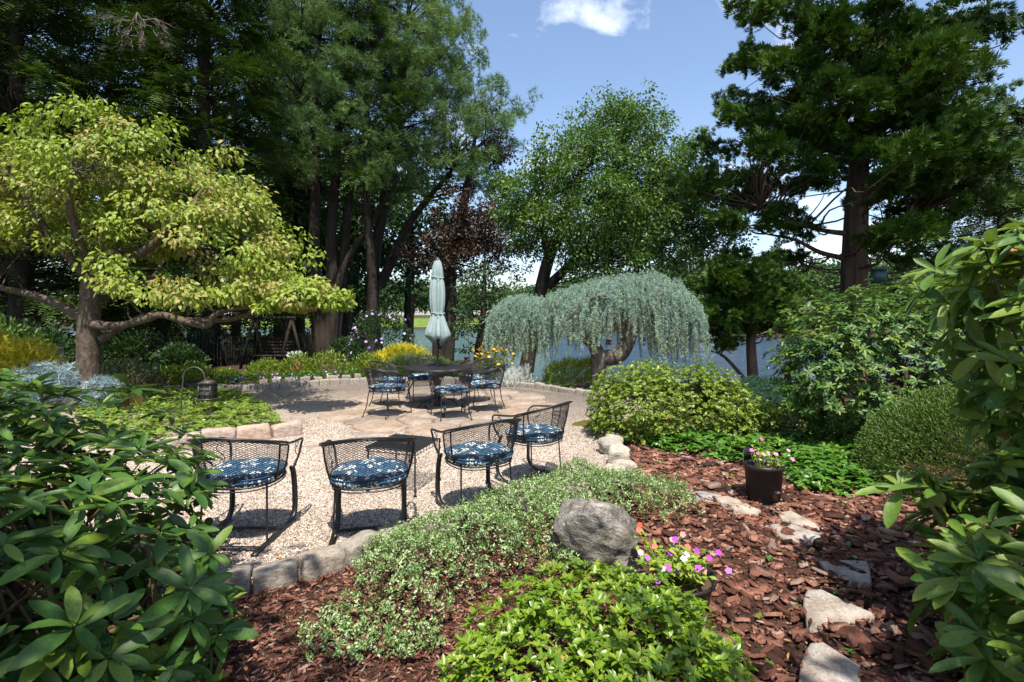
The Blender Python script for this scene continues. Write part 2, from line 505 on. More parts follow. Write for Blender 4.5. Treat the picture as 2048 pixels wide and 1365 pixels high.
# lawn beyond the fence and along the far shore
def sheet(name, x0, x1, y0, y1, nx, ny, mat, zf, mask=None):
    xs = np.linspace(x0, x1, nx); ys = np.linspace(y0, y1, ny); X, Y = np.meshgrid(xs, ys); Z = zf(X, Y)
    i = np.arange(ny - 1)[:, None] * nx; j = np.arange(nx - 1)[None, :]
    F = np.stack([i + j, i + j + 1, i + nx + j + 1, i + nx + j], -1).reshape(-1, 4)
    if mask is not None:
        Xc = X.reshape(-1)[F].mean(1); Yc = Y.reshape(-1)[F].mean(1); F = F[mask(Xc, Yc)]
    mb = MB(); mb.add(np.stack([X, Y, Z], -1).reshape(-1, 3), F)
    return link(name, mb.mesh(name, mat, True))
fence_y = lambda X: 17.0 + (X + 11.4) * 1.62
o = sheet('lawn', -60, -2, 17, 60, 70, 60, M['lawn'], lambda X, Y: gz(X, Y) + .02, lambda X, Y: (Y > np.maximum(fence_y(X) + 1.5, 19)) & (gz(X, Y) > LAKE_Z + .05))
tag(o, 'sunlit lawn beyond the picket fence', kind='structure')
o = sheet('shore_lawn', -70, 12, 96, 125, 60, 24, M['lawn'], lambda X, Y: gz(X, Y) + .04, lambda X, Y: gz(X, Y) > LAKE_Z + .1)
tag(o, 'bright strip of lawn along the far lake shore', kind='structure')
# lake
mb = MB(); mb.add([(-300, 15, LAKE_Z), (300, 15, LAKE_Z), (300, 130, LAKE_Z), (-300, 130, LAKE_Z)], [(0, 1, 2, 3)])
tag(link('lake', mb.mesh('lake', M['water'])), 'blue rippled lake behind the garden', kind='structure')

# gravel patio
gp = [(200, 1210), (380, 1176), (480, 1162), (560, 1150), (640, 1132), (700, 1112), (745, 1088), (860, 1054), (950, 1024), (1060, 1003), (1150, 990),
      (1222, 968), (1232, 920), (1218, 882), (1300, 862), (1295, 800), (1200, 797), (1110, 783), (1050, 775), (960, 768), (850, 764), (740, 763),
      (600, 772), (500, 778), (330, 783), (200, 790), (60, 805), (0, 860), (60, 1000), (100, 1120)]
GP = np.array([G(*p) for p in gp])
GPs = smooth_path(np.concatenate([GP, GP[:1]]), 4)[:-1]
def inside(P, poly):
    x, y = P[:, 0], P[:, 1]; n = len(poly); r = np.zeros(len(P), bool)
    for a in range(n):
        x1, y1 = poly[a][:2]; x2, y2 = poly[(a + 1) % n][:2]
        with np.errstate(divide='ignore', invalid='ignore'):
            cr = ((y1 > y) != (y2 > y)) & (x < (x2 - x1) * (y - y1) / (y2 - y1) + x1)
        r ^= cr
    return r
mb = MB()
n = len(GPs); top = GPs.copy(); bot = GPs.copy(); bot[:, 2] = -.12
mb.add(np.concatenate([top, bot]), [list(range(n))] + [(a, a + n, (a + 1) % n + n, (a + 1) % n) for a in range(n)])
patio = tag(link('gravel_patio', mb.mesh('gravel_patio', M['gravel'])), 'round patio of pale pea gravel', kind='structure')
# loose pebbles on it
OCT = (np.array([(1, 0, 0), (0, 1, 0), (-1, 0, 0), (0, -1, 0), (0, 0, .7), (0, 0, -.7)]), np.array([(0, 1, 4), (1, 2, 4), (2, 3, 4), (3, 0, 4), (1, 0, 5), (2, 1, 5), (3, 2, 5), (0, 3, 5)]))
N = 90000
Yp = 2.9 + 5.2 * rng.random(N) ** 1.7; Xp = rng.uniform(-1.02, .35, N) * Yp
P = np.stack([Xp, Yp, np.full(N, .002)], -1); P = P[inside(P, GPs)][:46000]
mb = MB(); scatter(mb, OCT, P, rdir(len(P)), rdir(len(P)), rng.uniform(.005, .013, len(P)), rng.uniform(.005, .010, len(P)))
tag(link('loose_pebbles', mb.mesh('loose_pebbles', M['pebble']), patio), 'loose pea gravel pebbles', kind='stuff')

# mulch bed
def mulch_z(X, Y):
    P = np.stack([np.ravel(X), np.ravel(Y), np.zeros(np.size(X))], -1)
    return (-.055 + lumps(P, 4.0, .012, 5) + lumps(P, 17.0, .008, 6)).reshape(np.shape(X)) + .05 * sstep((np.asarray(X) - 1.0) / 1.0)
mulch = sheet('mulch_bed', -3.4, 5.4, .5, 8.2, 150, 130, M['mulch'], mulch_z, lambda X, Y: ~inside(np.stack([X, Y], -1), GPs * np.array((.985, 1.0, 1))) | (Y < 3.2))
tag(mulch, 'reddish brown bark mulch bed', kind='structure')
def chip_mesh(seed):
    r = np.random.default_rng(seed); k = 7; a = np.arange(k) / k * 2 * np.pi + r.uniform(-.25, .25, k)
    rad = r.uniform(.7, 1.1, k); t = r.uniform(.07, .13)
    x = np.cos(a) * rad * .5; y = np.sin(a) * rad * .5; zc = .12 * np.cos(x * 6) * r.uniform(-1, 1)
    V = np.concatenate([np.stack([x * .9, y * .94, zc + t + r.uniform(-.03, .03, k)], -1), np.stack([x, y, zc], -1), [[0, 0, t + .05 * r.uniform(-1, 1)]]])
    F = [(a_, (a_ + 1) % k, 2 * k) for a_ in range(k)]
    for a_ in range(k):
        b_ = (a_ + 1) % k; F += [(a_ + k, b_ + k, b_), (a_ + k, b_, a_)]
    return V, np.array(F)
CH = [chip_mesh(s) for s in range(8)]
def chips(n, xr, yr, Lr, asp, keep_fn, tilt):
    Y = yr[0] + (yr[1] - yr[0]) * rng.random(n) ** 1.25; X = rng.uniform(xr[0], xr[1], n)
    P = np.stack([X, Y, mulch_z(X, Y) + rng.uniform(.0, .022, n)], -1)
    P = P[keep_fn(P)]; n = len(P); a = rng.uniform(0, 6.283, n)
    Nn = unit(np.stack([rng.normal(0, tilt, n), rng.normal(0, tilt, n), np.ones(n)], -1))
    D = np.stack([np.cos(a), np.sin(a), np.zeros(n)], -1)
    L = (Lr[0] + (Lr[1] - Lr[0]) * rng.random(n) ** 1.7) * (1 + .4 * rng.random(n) ** 4)
    return P, D, Nn, L, L * rng.uniform(asp[0], asp[1], n)
notg = lambda P: ~inside(P, GPs)
Pc, Dc, Nc, Lc, Wc = chips(11500, (.1, 4.6), (1.7, 7.2), (.028, .135), (.28, .6), notg, .30)
px, py = pix(Pc); vis = (px > 1130) & (px < 1900) & (py < 1360) & (py > 880)
score = np.where(vis, Lc / Pc[:, 1], 0) * rng.uniform(.7, 1.3, len(Lc)); order = np.argsort(-score); big = order[:300]; rest = order[300:]
CHM = []
for V_, F_ in CH:
    mbc = MB(); mbc.add(V_, F_, rng.random()); CHM.append(mbc.mesh('bark_chip', M['chip']))
def frame_objs(name, meshes, P, D, N, L, Wd, parent):
    x, y, z = frames(D, N)
    for k in range(len(P)):
        o = bpy.data.objects.new(name, meshes[k % len(meshes)])
        mt = Matrix(((x[k][0] * Wd[k], y[k][0] * L[k], z[k][0] * L[k], P[k][0]), (x[k][1] * Wd[k], y[k][1] * L[k], z[k][1] * L[k], P[k][1]),
                     (x[k][2] * Wd[k], y[k][2] * L[k], z[k][2] * L[k], P[k][2]), (0, 0, 0, 1)))
        o.parent = parent
        if parent.get('_w'): mt = Matrix.Translation(-Vector(parent.location)) @ mt
        o.matrix_local = mt
        COL.objects.link(o)
Pc[big, 2] += .012
frame_objs('bark_chip', CHM, Pc[big], Dc[big], Nc[big], Lc[big], Wc[big], mulch)
mb = MB()
for k in range(8):
    s = rest[k::8]; scatter(mb, CH[k], Pc[s], Dc[s], Nc[s], Lc[s], Wc[s])
tag(link('small_bark_chips', mb.mesh('small_bark_chips', M['chip']), mulch), 'smaller bark chips of the mulch', kind='stuff')
Pd, Dd, Nd, Ld, Wd_ = chips(9000, (.1, 4.6), (1.7, 7.0), (.012, .04), (.14, .4), notg, .4)
Pd[:, 2] += .012
mb = MB()
for k in range(8): scatter(mb, CH[k], Pd[k::8], Dd[k::8], Nd[k::8], Ld[k::8], Wd_[k::8])
tag(link('bark_crumbs', mb.mesh('bark_crumbs', M['chip']), mulch), 'crumbs and splinters of bark', kind='stuff')
# finer shredded mulch on the left
Pc, Dc, Nc, Lc, Wc = chips(15000, (-2.3, .8), (1.6, 3.6), (.02, .06), (.12, .3), notg, .35)
mb = MB()
for k in range(8): scatter(mb, CH[k], Pc[k::8], Dc[k::8], Nc[k::8], Lc[k::8], Wc[k::8])
tag(link('shredded_mulch', mb.mesh('shredded_mulch', M['chip']), mulch), 'finely shredded bark mulch', kind='stuff')

UPV = np.array((0, 0, 1.0))
# ------------------------------------------------------------------ stones
M['granite'] = stone_mat('granite_kerb', [(.14, .125, .11), (.28, .255, .23), (.40, .37, .335)], 6, .7, .02)
M['pinkgranite'] = stone_mat('pink_granite', [(.20, .15, .125), (.36, .29, .25), (.46, .40, .36)], 6, .7, .02)
M['flag'] = stone_mat('flagstone', [(.165, .118, .088), (.25, .205, .172), (.285, .262, .24)], 2.2, .35, .012)
M['step'] = stone_mat('stepping_stone', [(.15, .12, .09), (.30, .265, .235), (.40, .385, .36)], 7, .8, .025)
M['slate'] = stone_mat('grey_slate', [(.16, .165, .165), (.23, .235, .235), (.28, .28, .275)], 4, .3, .01)
M['rockpale'] = stone_mat('pale_rock', [(.22, .20, .165), (.38, .36, .31), (.46, .44, .38)], 5, .7, .03)
M['boulder'] = stone_mat('boulder', [(.03, .028, .022), (.22, .205, .185), (.46, .445, .42)], 6.5, 1.0, .06, (.07, .072, .022), (1, 2.6, 2.6))

def rounded_block(seed, cuts=4, amp=.06, rnd=.12):
    """a rough hewn block, unit size, sitting on z=0"""
    r = np.random.default_rng(seed); n = cuts + 1; idx = {}; V = []; F = []
    def vid(a, b, c):
        k = (a, b, c)
        if k not in idx: idx[k] = len(V); V.append((a / n * 2 - 1, b / n * 2 - 1, c / n * 2 - 1))
        return idx[k]
    for a in range(n):
        for b in range(n):
            for q in (0, n):
                f = [(a, b, q), (a + 1, b, q), (a + 1, b + 1, q), (a, b + 1, q)]
                g = [(a, q, b), (a + 1, q, b), (a + 1, q, b + 1), (a, q, b + 1)]
                h = [(q, a, b), (q, a + 1, b), (q, a + 1, b + 1), (q, a, b + 1)]
                for s_, w_ in ((f, q == 0), (g, q == n), (h, q == 0)):
                    ids = [vid(*t) for t in s_]; F.append(ids[::-1] if w_ else ids)
    V = np.array(V); q = np.abs(V)
    l = (q ** 14).sum(1) ** (1 / 14.0); V = V / l[:, None] * (1 - rnd * (np.linalg.norm(V, axis=1) / 1.732) ** 6)[:, None]
    for k in range(len(V)):
        p = Vector(V[k]) * 1.3 + Vector((seed * 7.1, 0, 0)); d = mnoise.noise_vector(p); d2 = mnoise.noise_vector(p * 3.1)
        V[k] += amp * np.array(d) * 1.6 + amp * .6 * np.array(d2)
    V[:, 0] *= 1 + r.uniform(-.08, .08) * V[:, 2]
    V[:, 2] += r.uniform(-.12, .12) * V[:, 0] * (V[:, 2] > 0)
    return V * .5 + np.array((0, 0, .5)), np.array(F)
BLK = [rounded_block(s, 5, .045, .02) for s in range(7)]
def block_meshes(mat, nm='stone'):
    res = []
    for V_, F_ in BLK:
        b = MB(); b.add(V_, F_); res.append(b.mesh(nm, mat, True))
    return res
KM, KP = block_meshes(M['granite']), block_meshes(M['pinkgranite'])
BLK = [rounded_block(s + 20, 6, .17, .22) for s in range(7)]; KR = block_meshes(M['rockpale'])
def place_stone(ms, k, p, size, rz, parent, tilt=0.0):
    o = bpy.data.objects.new('stone', ms[k % len(ms)])
    o.parent = parent; o.location = Vector(p) - Vector(parent.location)
    o.scale = size; o.rotation_euler = (tilt, random.uniform(-.05, .05), rz)
    COL.objects.link(o); return o
def edging(label, pts, ms, length, height, depth, z=-.05, jit=.15, gap=.012):
    P = smooth_path(pts, 12); seg = np.linalg.norm(np.diff(P, axis=0), axis=1); cum = np.concatenate([[0], np.cumsum(seg)])
    r = root('stone_edging', (P[0][0], P[0][1], z), label, 'stone edging'); r['_w'] = 0
    s = 0.0; k = random.randint(0, 6)
    while s < cum[-1] - length * .4:
        L = length * random.uniform(1 - jit, 1 + jit); c = s + L / 2
        p = np.array([np.interp(c, cum, P[:, q]) for q in range(2)]); p2 = np.array([np.interp(c + .05, cum, P[:, q]) for q in range(2)])
        a = math.atan2(*(p2 - p)[::-1]) + random.uniform(-.05, .05)
        place_stone(ms, k, (p[0], p[1], z - .03), (L - gap, depth * random.uniform(.9, 1.1), (height + .03) * random.uniform(.9, 1.08)), a, r)
        s += L; k += random.choice((1, 2, 3))
    return r
edging('row of large grey kerb stones between the near chairs and the mulch',
       [G(395, 1176), G(480, 1163), G(560, 1150), G(640, 1130), G(700, 1108), G(762, 1080), G(862, 1052), G(950, 1026), G(1060, 1004), G(1150, 992)], KM, .285, .135, .16, -.06, .08)
edging('large pinkish kerb stones in front of the left ground cover bed', [G(330, 905), G(395, 893), G(470, 884), G(540, 876), G(598, 868)], KP, .40, .24, .2, -.05, .1)
edging('long curved row of small grey edging stones behind the dining set',
       [G(318, 783), G(420, 781), G(500, 779), G(600, 773), G(700, 767), G(800, 765), G(900, 765), G(960, 768), G(1050, 775), G(1110, 783), G(1205, 798)], KM, .225, .155, .13, -.03, .1)
edging('second short row of edging stones set behind the curved row', [G(515, 772.5), G(600, 768), G(720, 762)], KM, .3, .20, .12, -.03, .25, .09)
r = root('stone_edging', G(1232, 920), 'pile of pale rough rocks between gravel and bark mulch', 'stone edging'); r['_w'] = 0
for k, (x, y, s, h) in enumerate([(1221, 898, .26, .17), (1237, 922, .28, .2), (1246, 944, .24, .15), (1226, 958, .27, .16), (1247, 962, .2, .12), (1205, 972, .24, .12), (1228, 880, .26, .12)]):
    place_stone(KR, k, G(x, y + 8), (s, s * .8, h), k * 1.3, r, .1)

# flagstone circle: voronoi cells clipped to a ragged disc
def clip(poly, p, nrm):
    out = []; n = len(poly)
    for a in range(n):
        A, B = poly[a], poly[(a + 1) % n]; da = np.dot(A - p, nrm); db = np.dot(B - p, nrm)
        if da <= 0: out.append(A)
        if da * db < 0: out.append(A + (B - A) * da / (da - db))
    return out
def slab(name, poly, z0, z1, mat, parent, wob=.012, seed=0):
    """flat stone with a ragged outline and chamfered rim"""
    r = np.random.default_rng(seed); P = np.array(poly, float)[:, :2]; c = P.mean(0)
    Q = []
    for a in range(len(P)):
        A, B = P[a], P[(a + 1) % len(P)]; L = np.linalg.norm(B - A); k = max(1, int(L / .09))
        for t in range(k): Q.append(A + (B - A) * t / k + (r.uniform(-wob, wob, 2) if t else r.uniform(-wob, wob, 2) * .5))
    Q = np.array(Q); n = len(Q); I = c + (Q - c) * (1 - .018 / np.maximum(np.linalg.norm(Q - c, axis=1, keepdims=True), .05))
    C3 = np.array((c[0], c[1], 0)); V = np.concatenate([np.c_[Q, np.full(n, z0)], np.c_[Q, np.full(n, z1 - .007)], np.c_[I, z1 + r.uniform(-.003, .003, n)]]) - C3
    b = MB(); b.add(V, [list(range(2 * n, 3 * n))] + [(a, (a + 1) % n, (a + 1) % n + n, a + n) for a in range(n)] + [(a + n, (a + 1) % n + n, (a + 1) % n + 2 * n, a + 2 * n) for a in range(n)])
    o = bpy.data.objects.new(name, b.mesh(name, mat)); COL.objects.link(o)
    if parent is not None: o.parent = parent; o.location = Vector(C3) - Vector((parent.location.x, parent.location.y, 0))
    else: o.location = C3
    return o
TC = np.array((-1.33, 8.95))      # centre of the round table
circle = root('flagstone_circle', (TC[0], TC[1], 0), 'circle of tan flagstones under the dining table', None, kind='structure'); circle['_w'] = 0
seeds = []
while len(seeds) < 34:
    q = rng.uniform(-2.0, 2.0, 2)
    if np.hypot(*q) < 1.78 and all(np.hypot(*(q - s)) > .42 for s in seeds): seeds.append(q)
seeds = np.array(seeds); fk = 0
mb = MB(); nq = 60; an = np.arange(nq) / nq * 2 * np.pi; rq = 1.72 + .14 * np.sin(an * 5 + 1) + .08 * np.sin(an * 11)
mb.add(np.stack([.05 + rq * np.cos(an), .1 + rq * np.sin(an), np.full(nq, .004)], -1), [list(range(nq))])
link('joint_sand', mb.mesh('joint_sand', stone_mat('joint_sand', [(.07, .05, .035), (.13, .10, .075), (.22, .18, .14)], 25, .5, .01)), circle, (0, 0, 0))
for a, s in enumerate(seeds):
    ang = np.arange(12) / 12 * 2 * np.pi; poly = [s + .5 * np.array((math.cos(t), math.sin(t))) for t in ang]
    for b, s2 in enumerate(seeds):
        if a != b and np.hypot(*(s2 - s)) < 1.5:
            d = (s2 - s) / np.hypot(*(s2 - s)); poly = clip(poly, (s + s2) / 2 - d * .026, d)
            if len(poly) < 3: break
    if len(poly) >= 3:
        slab('flagstone', np.array(poly) + TC + np.array((0.05, .1)), -.03, .022 + rng.uniform(0, .014), M['flag'], circle, .016, a)
for k, q in enumerate([[(560, 846), (610, 840), (622, 852), (575, 858)], [(612, 893), (652, 889), (655, 899), (614, 902)], [(690, 883), (762, 876), (780, 888), (700, 896)],
                       [(700, 866), (780, 862), (792, 871), (712, 875)], [(575, 801), (640, 797), (655, 806), (600, 811)], [(650, 805), (690, 800), (712, 822), (668, 828)]]):
    slab('flagstone', [G(*p)[:2] for p in q], -.03, .012, M['flag'], circle, .02, 90 + k)

# stepping stones through the mulch
for k, (lab, q, mt, h) in enumerate([
    ('flat smooth grey slate slab at the edge of the variegated ground cover', [(1382, 986), (1402, 984), (1446, 996), (1440, 1000), (1388, 1001)], 'slate', .02),
    ('long pale stepping stone next to the grey slate slab', [(1428, 1002), (1452, 998), (1490, 1010), (1522, 1026), (1502, 1036), (1470, 1026)], 'step', .03),
    ('narrow pinkish stepping stone touching the wider one in front', [(1556, 1032), (1580, 1028), (1612, 1042), (1640, 1060), (1632, 1068), (1600, 1058), (1565, 1046)], 'step', .03),
    ('wide tan stepping stone at the edge of the bush shadow', [(1537, 1054), (1580, 1053), (1640, 1074), (1642, 1086), (1583, 1092), (1556, 1076)], 'step', .03),
    ('grey stepping stone lying in dappled shade, second nearest but one', [(1637, 1127), (1690, 1126), (1736, 1130), (1744, 1178), (1690, 1166), (1656, 1148)], 'step', .025),
    ('pale triangular stepping stone with a thick raised edge', [(1612, 1192), (1640, 1191), (1700, 1220), (1748, 1244), (1720, 1252), (1615, 1262), (1607, 1225)], 'step', .045),
    ('nearest large grey stepping stone cut by the bottom of the view', [(1618, 1299), (1642, 1295), (1716, 1340), (1722, 1410), (1588, 1410), (1600, 1340)], 'step', .035)]):
    o = slab('stepping_stone', [G(*p)[:2] for p in q], -.06, h, M[mt], None, .012, 200 + k)
    tag(o, lab, 'stepping stone', 'stepping stones through the mulch'); o.rotation_euler = (R(random.uniform(-2, 2)), R(random.uniform(-2, 2)), 0)

# bark chips washed over the rims of the stepping stones
mb = MB()
for o in [o for o in bpy.data.objects if o.name.startswith('stepping_stone')]:
    V = np.array([v.co[:] for v in o.data.vertices]) + np.array(o.location); n3 = len(V) // 3; rim = V[n3:2 * n3]; q = rng.integers(0, n3, 34)
    P = rim[q] + rng.normal(0, .022, (34, 3)) * (1, 1, 0); P[:, 2] = rim[q, 2] + rng.uniform(-.022, .012, 34)
    a = rng.uniform(0, 6.283, 34); D = np.stack([np.cos(a), np.sin(a), np.zeros(34)], -1); L = rng.uniform(.02, .07, 34)
    for k in range(8): scatter(mb, CH[k], P[k::8], D[k::8], unit(UPV + .35 * rdir(len(P[k::8]))), L[k::8], L[k::8] * .45)
tag(link('strewn_chips', mb.mesh('strewn_chips', M['chip']), mulch), 'bark chips strewn over the stepping stone rims', kind='stuff')
# boulder
def boulder():
    b = MB(); import bmesh
    bm = bmesh.new(); bmesh.ops.create_icosphere(bm, subdivisions=5, radius=1.0)
    V = np.array([v.co[:] for v in bm.verts]); F = np.array([[v.index for v in f.verts] for f in bm.faces]); bm.free()
    for nrm, d in (((-.15, -.85, -.38), .46), ((.1, .35, .95), .66), ((.75, -.25, .55), .72), ((-.8, -.1, .45), .72), ((.55, -.8, .1), .75), ((.2, .9, .2), .7)):
        nr = unit(np.array(nrm)); k = V @ nr; V -= np.maximum(k - d, 0)[:, None] * nr * .9
    for k in range(len(V)):
        p = Vector(V[k]); V[k] *= 1 + .20 * mnoise.noise(p * 1.9 + Vector((4, 1, 2))) + .09 * mnoise.noise(p * 5) + .06 * mnoise.noise(Vector((p.x * 5, p.y * 13, p.z * 13)))
    b.add(V * np.array((.32, .27, .31)), F); return b
me = boulder().mesh('boulder', M['boulder'], True)
o = link('boulder', me); o.location = G(1196, 1142) + np.array((0, .12, .17)); o.rotation_euler = (R(-6), R(14), R(-10))
tag(o, 'rough grey boulder beside the bowl of impatiens', 'boulder')
# ------------------------------------------------------------------ patio furniture
M['iron'] = plain_mat('black_wrought_iron', (.012, .012, .013), .42, .0, .3, 60, .5, .25)
m, nt, out = mat_new('cushion_fabric'); M['cushion'] = m
# dark blue cloth printed with scattered white leaf sprigs
tc = nt.nodes.new('ShaderNodeTexCoord')
sp = nd(nt, 'ShaderNodeTexVoronoi', Scale=11.0); sp.feature = 'F1'
nt.links.new(tc.outputs['Object'], sp.inputs['Vector'])
nz = noise(nt, 30, 2, .5, dist=.5, out='Color')
v1 = voro(nt, 26, 'F1', stretch=(1.0, 2.1, 1.0)); v2 = voro(nt, 26, 'F1', stretch=(2.1, 1.0, 1.0))
mn = nt.nodes.new('ShaderNodeMath'); mn.operation = 'MINIMUM'; nt.links.new(v1, mn.inputs[0]); nt.links.new(v2, mn.inputs[1])
leafm = ramp(nt, mn.outputs[0], [(.36, (1, 1, 1)), (.41, (0, 0, 0))])
area = ramp(nt, sp.outputs['Distance'], [(.44, (1, 1, 1)), (.52, (0, 0, 0))])
mk = mixc(nt, 1.0, leafm, area, 'MULTIPLY')
mid = ramp(nt, noise(nt, 26, 3, .6), [(.48, (.010, .045, .10)), (.60, (.035, .12, .21))])
c = mixc(nt, mk, mid, (.70, .70, .63))
wv = noise(nt, 500, 2, .5)
p = principled(nt, out, c, .85, 0, .2, wv, .2, .002)
p.inputs['Sheen Weight'].default_value = .15

M['navy'] = plain_mat('navy_piping', (.012, .04, .085), .85, 0, .2, 60)
def lattice_mesh(bot, top, nu, nv, r):
    """expanded-metal mesh between two curves bot(u), top(u), u in 0..1; one connected web of thin wires"""
    mb = MB()
    def S(i, j):
        u = i / nu; v = j / nv; a = bot(u); b = top(u); p = a * (1 - v) + b * v
        c = np.array((0, -.02, a[2] * (1 - v) + b[2] * v)); d = p - c; d[2] = 0
        return p + unit(d) * (.010 * math.sin(math.pi * v))
    node = {(i, j): S(i, j) for i in range(nu + 1) for j in range(nv + 1) if (i + j) % 2 == 0}
    A = []; B = []
    for (i, j), p in node.items():
        for di in (-1, 1):
            q = node.get((i + di, j + 1))
            if q is not None: A.append(p); B.append(q)
    A = np.array(A); B = np.array(B); T = unit(B - A)
    S1 = unit(np.cross(T, (0, 0, 1.0))); S2 = np.cross(T, S1); n = len(A); Vv = []
    for P in (A, B):
        for k in range(3):
            t = k * 2.094; Vv.append(P + r * (math.cos(t) * S1 + math.sin(t) * S2))
    V = np.stack(Vv, 1).reshape(-1, 3); o = (np.arange(n) * 6)[:, None]
    F = np.concatenate([o + np.array([[k, (k + 1) % 3, (k + 1) % 3 + 3, k + 3]]) for k in range(3)])
    mb.add(V, F); return mb

def se(t, a, b, n=2.6):
    c, s = math.cos(t), math.sin(t)
    return a * math.copysign(abs(c) ** (2 / n), c), b * math.copysign(abs(s) ** (2 / n), s)
TH = R(92)
def bot(u):
    t = (u * 2 - 1) * TH; return np.array((.272 * math.sin(t) * (1 + .04 * abs(math.sin(t))), -.262 * math.cos(t), .43))
def top(u):
    t = (u * 2 - 1) * TH; return np.array((.335 * math.sin(t), -.345 * math.cos(t) - .01, .80 - .125 * abs(u * 2 - 1) ** 1.6))
CUSH = None
def cushion_mesh():
    mb = MB(); n = 40; prof = [(.0, 0), (.8, 0), (.96, .012), (1.0, .035), (.97, .058), (.86, .078), (.6, .088), (.3, .091), (0, .092)]
    rows = []
    for s, z in prof:
        row = []
        for k in range(n):
            x, y = se(k / n * 2 * math.pi, .282, .270, 2.8)
            row.append((x * s * (1 - .05 * (y > 0)), y * s, z * (1 + .06 * math.sin(5 * k / n * 6.28)) + .006 * math.sin(x * 22) * s * (z > .05)))
        rows.append(row)
    V = np.array(rows).reshape(-1, 3); i = np.arange(len(prof) - 1)[:, None] * n; j = np.arange(n)[None, :]; k = (j + 1) % n
    mb.add(V, np.stack([i + j, i + k, i + n + k, i + n + j], -1).reshape(-1, 4)); return mb
CUSH = cushion_mesh().mesh('cushion', M['cushion'], True)
def seat_ring(mb, sides=6):
    tube(mb, [(*se(k / 36 * 2 * math.pi, .272, .262, 2.5), .43) for k in range(37)], .008, sides, cap=False)
    tube(mb, [(*se(k / 36 * 2 * math.pi, .268, .258, 2.5), .405) for k in range(37)], .005, sides, cap=False)
    for k in range(-5, 6):
        x = k * .045; y = .25 * math.sqrt(max(.05, 1 - abs(x / .275) ** 2.6)); bar(mb, [(x, -y, .427), (x, y, .427)], (1, 0, 0), .012, .003)
def shell_parts(r):
    """the barrel back and arms shared by both kinds of chair; r = root"""
    lat = lattice_mesh(bot, top, 58, 42, .0021)
    link('mesh_back', lat.mesh('mesh_back', M['iron']), r, (0, 0, 0))
    mb = MB()
    us = np.linspace(0, 1, 25)
    tube(mb, [top(u) for u in us], .007, 6)
    arm = lambda s: [np.array((s * .335, .0, .675)), np.array((s * .338, .10, .663)), np.array((s * .332, .20, .655)), np.array((s * .322, .265, .645)), np.array((s * .306, .300, .615)),
                     np.array((s * .292, .310, .58)), np.array((s * .280, .295, .50)), np.array((s * .262, .252, .425)), np.array((s * .257, .238, .385))]
    # outer rail of the rim runs on into the two arms
    rail = [np.array(p) + np.array((0, 0, .018)) for p in arm(-1)[::-1]] + [top(u) * np.array((1.055, 1.07, 1)) + np.array((0, 0, .018)) for u in us[1:-1]] + [np.array(p) + np.array((0, 0, .018)) for p in arm(1)]
    tube(mb, smooth_path(rail, 3), .0095, 6)
    for u in np.linspace(.04, .96, 13):
        a = top(u); b = a * np.array((1.055, 1.07, 1)) + np.array((0, 0, .018)); tube(mb, [a, b], .004, 4)
    link('rim_and_arms', mb.mesh('rim_and_arms', M['iron'], True), r, (0, 0, 0))
    mb = MB()
    for u in (.0, .1, .9, 1.0):
        pts = [bot(u) * (1 - t) + top(u) * t + np.array((math.copysign(.009 * math.sin(math.pi * t), u - .5), 0, 0)) for t in np.linspace(0, 1, 6)]
        tube(mb, pts, .0065, 6)
    seat_ring(mb)
    link('seat_frame', mb.mesh('seat_frame', M['iron'], True), r, (0, 0, 0))
    for s in (-1, 1):
        mb = MB(); P = []
        for t in np.linspace(0, 1, 22):
            z = .46 + .19 * t; y = .19 + .045 * math.sin(t * 2 * math.pi) + .02 * t; P.append((s * (.292 + .03 * t), y, z))
        tube(mb, P, .0035, 5)
        for cz, cy, rr in ((.49, .20, .022), (.63, .215, .022)):
            tube(mb, [(s * .30, cy + rr * math.cos(a), cz + rr * math.sin(a)) for a in np.linspace(0, 5.2, 12)], .003, 5)
        link('arm_scroll', mb.mesh('arm_scroll', M['iron'], True), r, (0, 0, 0))
    cu = link('cushion', CUSH, r, (0, 0, .432))
    mb = MB(); tube(mb, [(x_ * .985, y_ * .985, .056) for x_, y_ in [se(q / 48 * 2 * math.pi, .282, .270, 2.8) for q in range(49)]], .006, 6, cap=False)
    link('piping', mb.mesh('piping', M['navy'], True), cu, (0, 0, 0))

def make_spring_chair():
    r = root('spring_chair', (0, 0, 0), 'x', 'chair', 'black mesh spring chairs on sled runners', world=False)
    shell_parts(r)
    for s in (-1, 1):
        mb = MB()
        P = [(s * .255, .225, .45), (s * .256, .255, .38), (s * .257, .275, .25), (s * .258, .278, .13), (s * .258, .262, .065), (s * .258, .215, .025), (s * .258, .15, .012), (s * .258, -.1, .012), (s * .258, -.36, .012)]
        bar(mb, smooth_path(P, 4), (1, 0, 0), .042, .010)
        link('sled_runner', mb.mesh('sled_runner', M['iron']), r, (0, 0, 0))
        mb = MB(); tube(mb, [(s * .235, -.13, .43), (s * .25, -.155, .02)], .0075, 6)
        link('back_rod', mb.mesh('back_rod', M['iron'], True), r, (0, 0, 0))
    for y in (.06, -.27):
        mb = MB(); bar(mb, [(-.255, y, .024), (.255, y, .024)], (0, 1, 0), .03, .008)
        link('cross_bar', mb.mesh('cross_bar', M['iron']), r, (0, 0, 0))
    return r
